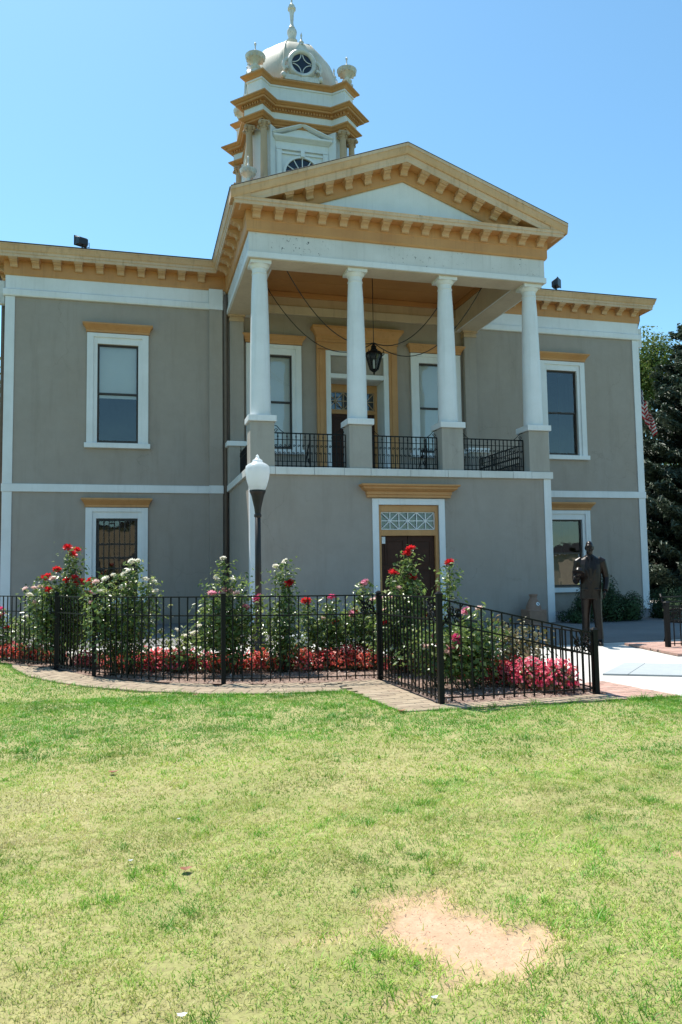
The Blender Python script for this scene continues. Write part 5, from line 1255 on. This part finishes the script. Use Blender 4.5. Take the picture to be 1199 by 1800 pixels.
# ================================================================== STATUE
def statue():
    e = empty('statue', (1.52, -9.83, -.02), 'dark bronze statue of a bald man in suit and glasses, forearm raised holding an object', 'statue', rz=R(-30))
    m = MB()
    def ell(c, rx, ry, n=18): return [(c[0]+rx*math.cos(2*math.pi*k/n), c[1]+ry*math.sin(2*math.pi*k/n), c[2]) for k in range(n)]
    # trousers, one leg a little forward
    for s, fy in ((-1, .06), (1, -.07)):
        m.loft([ell((s*.135, fy, .045), .085, .11), ell((s*.132, fy+.01, .1), .088, .11), ell((s*.128, fy+.01, .3), .083, .1), ell((s*.12, fy*.7, .52), .086, .105), ell((s*.108, fy*.3, .74), .105, .125), ell((s*.1, 0, .95), .12, .14)])
        m.loft([[(s*.15+x*w_, fy+y, z*h_) for x, z in ((-1, 0), (1, 0), (.75, 1), (-.75, 1))] for y, w_, h_ in ((.11, .05, .08), (-.04, .056, .1), (-.14, .06, .075), (-.21, .05, .055), (-.245, .03, .04))])
    # jacket: skirt, waist, chest, broad padded shoulders
    m.loft([ell((0, .0, .82), .235, .165, 26), ell((0, .0, .9), .23, .165, 26), ell((0, -.01, 1.05), .218, .162, 26), ell((0, -.015, 1.16), .212, .16, 26), ell((0, -.01, 1.3), .225, .158, 26), ell((0, 0, 1.45), .235, .145, 26), ell((0, .01, 1.535), .215, .115, 26), ell((0, .015, 1.585), .14, .09, 26), ell((0, .01, 1.625), .08, .078, 26)])
    for s in (-1, 1):
        m.loft([[(s*.02, -.172, 1.14), (s*.05, -.178, 1.14), (s*.04, -.15, 1.14)], [(s*.055, -.178, 1.33), (s*.14, -.168, 1.38), (s*.09, -.14, 1.36)], [(s*.04, -.1, 1.6), (s*.09, -.09, 1.59), (s*.06, -.05, 1.59)]])
        m.box(s*.13-.055, s*.13+.055, -.182, -.14, .985, 1.008)
    m.box(-.006, .006, -.181, -.15, .83, 1.12)
    m.loft([[(-.018, -.12, 1.6), (.018, -.12, 1.6), (.018, -.08, 1.6), (-.018, -.08, 1.6)], [(-.032, -.178, 1.38), (.032, -.178, 1.38), (.032, -.12, 1.38), (-.032, -.12, 1.38)], [(-.022, -.178, 1.18), (.022, -.178, 1.18), (.022, -.12, 1.18), (-.022, -.12, 1.18)]])
    def limb(pts, rads): m.tube(pts, rads, 14)
    limb([(-.17, .015, 1.545), (-.25, .02, 1.5), (-.29, .035, 1.32), (-.305, .02, 1.2), (-.3, -.06, 1.16), (-.285, -.19, 1.2), (-.27, -.29, 1.235)], [.06, .088, .08, .077, .074, .062, .052])
    limb([(.17, .015, 1.545), (.25, .02, 1.5), (.3, .045, 1.32), (.325, .05, 1.2), (.315, -.01, 1.08), (.285, -.09, .97)], [.06, .088, .079, .073, .064, .055])
    # neck and head
    limb([(0, .015, 1.55), (0, .0, 1.63), (0, -.015, 1.7)], [.078, .068, .066])
    hz = 1.765
    m.sphere((0, -.02, hz), (.083, .105, .115), 22, 16); m.sphere((0, -.042, hz-.075), (.064, .07, .062), 16, 10); m.sphere((0, -.092, hz-.108), (.033, .032, .026), 10, 8)
    m.loft([[(-.009, -.118, hz+.02), (.009, -.118, hz+.02), (0, -.1, hz+.02)], [(-.021, -.155, hz-.038), (.021, -.155, hz-.038), (0, -.1, hz-.038)], [(-.015, -.122, hz-.05), (.015, -.122, hz-.05), (0, -.1, hz-.05)]])
    for s in (-1, 1):
        m.sphere((s*.084, -.012, hz-.015), (.015, .028, .038), 8, 8); m.sphere((s*.034, -.112, hz-.002), (.018, .015, .013), 8, 6); m.sphere((s*.05, -.085, hz-.05), (.025, .025, .03), 8, 6)
    m.sphere((0, -.108, hz+.03), (.062, .022, .012), 12, 6); m.sphere((0, -.118, hz-.076), (.03, .013, .007), 8, 5); m.sphere((0, -.118, hz-.09), (.025, .013, .007), 8, 5)
    def finger(pts, r=.0108): m.tube(pts, [r*1.05, r, r*.95, r*.8][:len(pts)], 8)
    # raised hand, fingers curled up round what it carries
    m.sphere((-.262, -.345, 1.245), (.043, .056, .025), 12, 8)
    for k in range(4):
        x = -.3+k*.025; l = (.06, .075, .08, .065)[k]
        finger([(x, -.38, 1.245), (x, -.38-l*.5, 1.25), (x+.006, -.38-l*.85, 1.275), (x+.01, -.38-l*.8, 1.3)])
    finger([(-.23, -.33, 1.25), (-.207, -.355, 1.27), (-.212, -.395, 1.295)], .0125)
    # other hand resting at the jacket pocket
    m.sphere((.268, -.125, .93), (.028, .042, .05), 12, 8)
    for k in range(4):
        y = -.155+k*.022; l = (.06, .072, .07, .058)[k]
        finger([(.27, y, .9), (.262, y-.006, .9-l*.5), (.248, y-.006, .9-l*.85), (.236, y-.002, .9-l)])
    finger([(.25, -.155, .94), (.235, -.185, .915), (.225, -.188, .885)], .0125)
    b = obj('body', m, M['bronze'], e); mo = b.modifiers.new('remesh', 'REMESH'); mo.mode = 'VOXEL'; mo.voxel_size = .007; mo.use_smooth_shade = True
    sm = b.modifiers.new('smooth', 'SMOOTH'); sm.iterations = 2; sm.factor = .5
    m = MB()
    for s in (-1, 1):
        m.tube([(s*.036+.029*math.cos(a), -.134, hz-.002+.024*math.sin(a)) for a in np.linspace(0, 2*math.pi, 17)], .0045, 5); m.tube([(s*.064, -.13, hz+.004), (s*.088, -.03, hz+.004)], .004, 5)
    m.tube([(-.01, -.136, hz+.003), (.01, -.136, hz+.003)], .004, 5); obj('glasses', m, M['bronze'], e)
    # the dark rounded object carried in the raised hand
    m = MB(); m.lathe([(.0, .0), (.07, .0), (.125, .012), (.13, .025), (.09, .035), (.08, .055), (.07, .1), (.05, .115), (.0, .108)], n=20); o = obj('held_object', m, M['bronze'], e, auto=50); o.location = (-.262, -.42, 1.28); o.rotation_euler = (R(-24), R(12), 0)
statue()
bpy.data.objects['statue'].scale = (.85, .92, 1)

# ================================================================== LITTER ON THE LAWN
lm = plain('dry_fallen_leaf', (.3, .11, .05), .7, var=.4, scale=30)
def curl(seed, s):
    rd = random.Random(seed); m = MB(); pts = [(math.cos(a)*s*(.5+.12*math.cos(5*a)), math.sin(a)*s*.36*(1+.15*math.sin(3*a))) for a in np.linspace(0, 2*math.pi, 13)[:-1]]
    n0_ = len(m.v); m.v += [(0, 0, .004)]+[(x, y, .012+.35*(x*x+y*y)/s*rd.uniform(.7, 1.4)) for x, y in pts]; m.f += [(0, k+1, (k+1) % 12+1) for k in range(12)]; return m
for k, (x, y, s, lab) in enumerate(((-6.70, -16.72, .05, 'rust brown fallen leaf on the grass left of centre'), (-6.33, -18.66, .042, 'dark fallen leaf lying in the dry grass'), (-4.07, -15.22, .06, 'dry leaf caught on the bricks by the fence'), (-7.35, -12.15, .05, 'dry leaf on the curved brick path'), (-5.9, -13.5, .05, 'dry leaf at the edge of the brick path'))):
    obj('fallen_leaf', curl(k, s*1.3), lm, label=lab, cat='leaf', group='fallen leaves', loc=(x, y, .004+(0.006 if k < 2 else .012)), recalc=False)
pm = plain('white_scrap', (.75, .74, .72), .7, var=.1)
for k, (x, y, s, lab) in enumerate(((-5.633, -19.99, .022, 'white paper scrap near the dirt patch'), (-6.417, -19.86, .03, 'white paper scrap at the bottom edge of the lawn'), (-6.576, -18.47, .022, 'small white scrap in grass on the left side'), (-6.32, -17.9, .018, 'tiny white scrap in the middle of the lawn'))):
    obj('paper_scrap', curl(20+k, s), pm, label=lab, cat='litter', group='paper scraps on the lawn', loc=(x, y, .008), recalc=False)

# ================================================================== ACROSS THE STREET (seen mirrored in the panes)
tb = empty('opposite_building', (-12, -58, -.05), 'low tan brick building across from the courthouse, mirrored in the barred window', 'building')
tanb = plain('tan_brick', (.5, .37, .24), .9, var=.2, scale=2); m = MB(); m.box(-11, 11, -8, 0, 0, 6.3); obj('wall', m, tanb, tb)
m = MB(); m.box(-11.2, 11.2, -8.2, .2, 6.31, 6.6); obj('parapet', m, M['roof'], tb)
for k in range(6):
    m = MB(); m.box(-9.5+k*3.4, -8+k*3.4, .01, .06, 1.0, 3.0); w_ = obj('window', m, M['dim'], tb); m = MB(); m.box(-9.7+k*3.4, -7.8+k*3.4, .01, .12, .85, .98); obj('sill', m, M['white'], w_)
bt = empty('brick_building', (30, -34, -.05), 'brick building with stair tower across the street, mirrored in right window', 'building')
rbk = plain('red_brick_wall', (.25, .125, .075), .9, var=.25, scale=3); m = MB(); m.box(-6, 6, -5, 5, 0, 2.6); obj('wall', m, plain('dark_brick_wall', (.09, .07, .05), .9, var=.3, scale=3), bt)
m = MB(); m.loft([[(-.9, 5.1, 0), (.9, 5.1, 0), (.9, 7, 0), (-.9, 7, 0)], [(-.65, 5.1, 4.6), (.65, 5.1, 4.6), (.65, 7, 4.6), (-.65, 7, 4.6)]]); obj('stair_tower', m, rbk, bt)
m = MB(); m.loft([[(-6.3, -5.3, 2.61), (6.3, -5.3, 2.61), (6.3, 5.3, 2.61), (-6.3, 5.3, 2.61)], [(-1, -1, 3.4), (1, -1, 3.4), (1, 1, 3.4), (-1, 1, 3.4)]]); obj('roof', m, M['roof'], bt)
tree((20, -42, -.05), 9, 3.5, 'leafy tree across the street beside the brick building', 91, 3000)
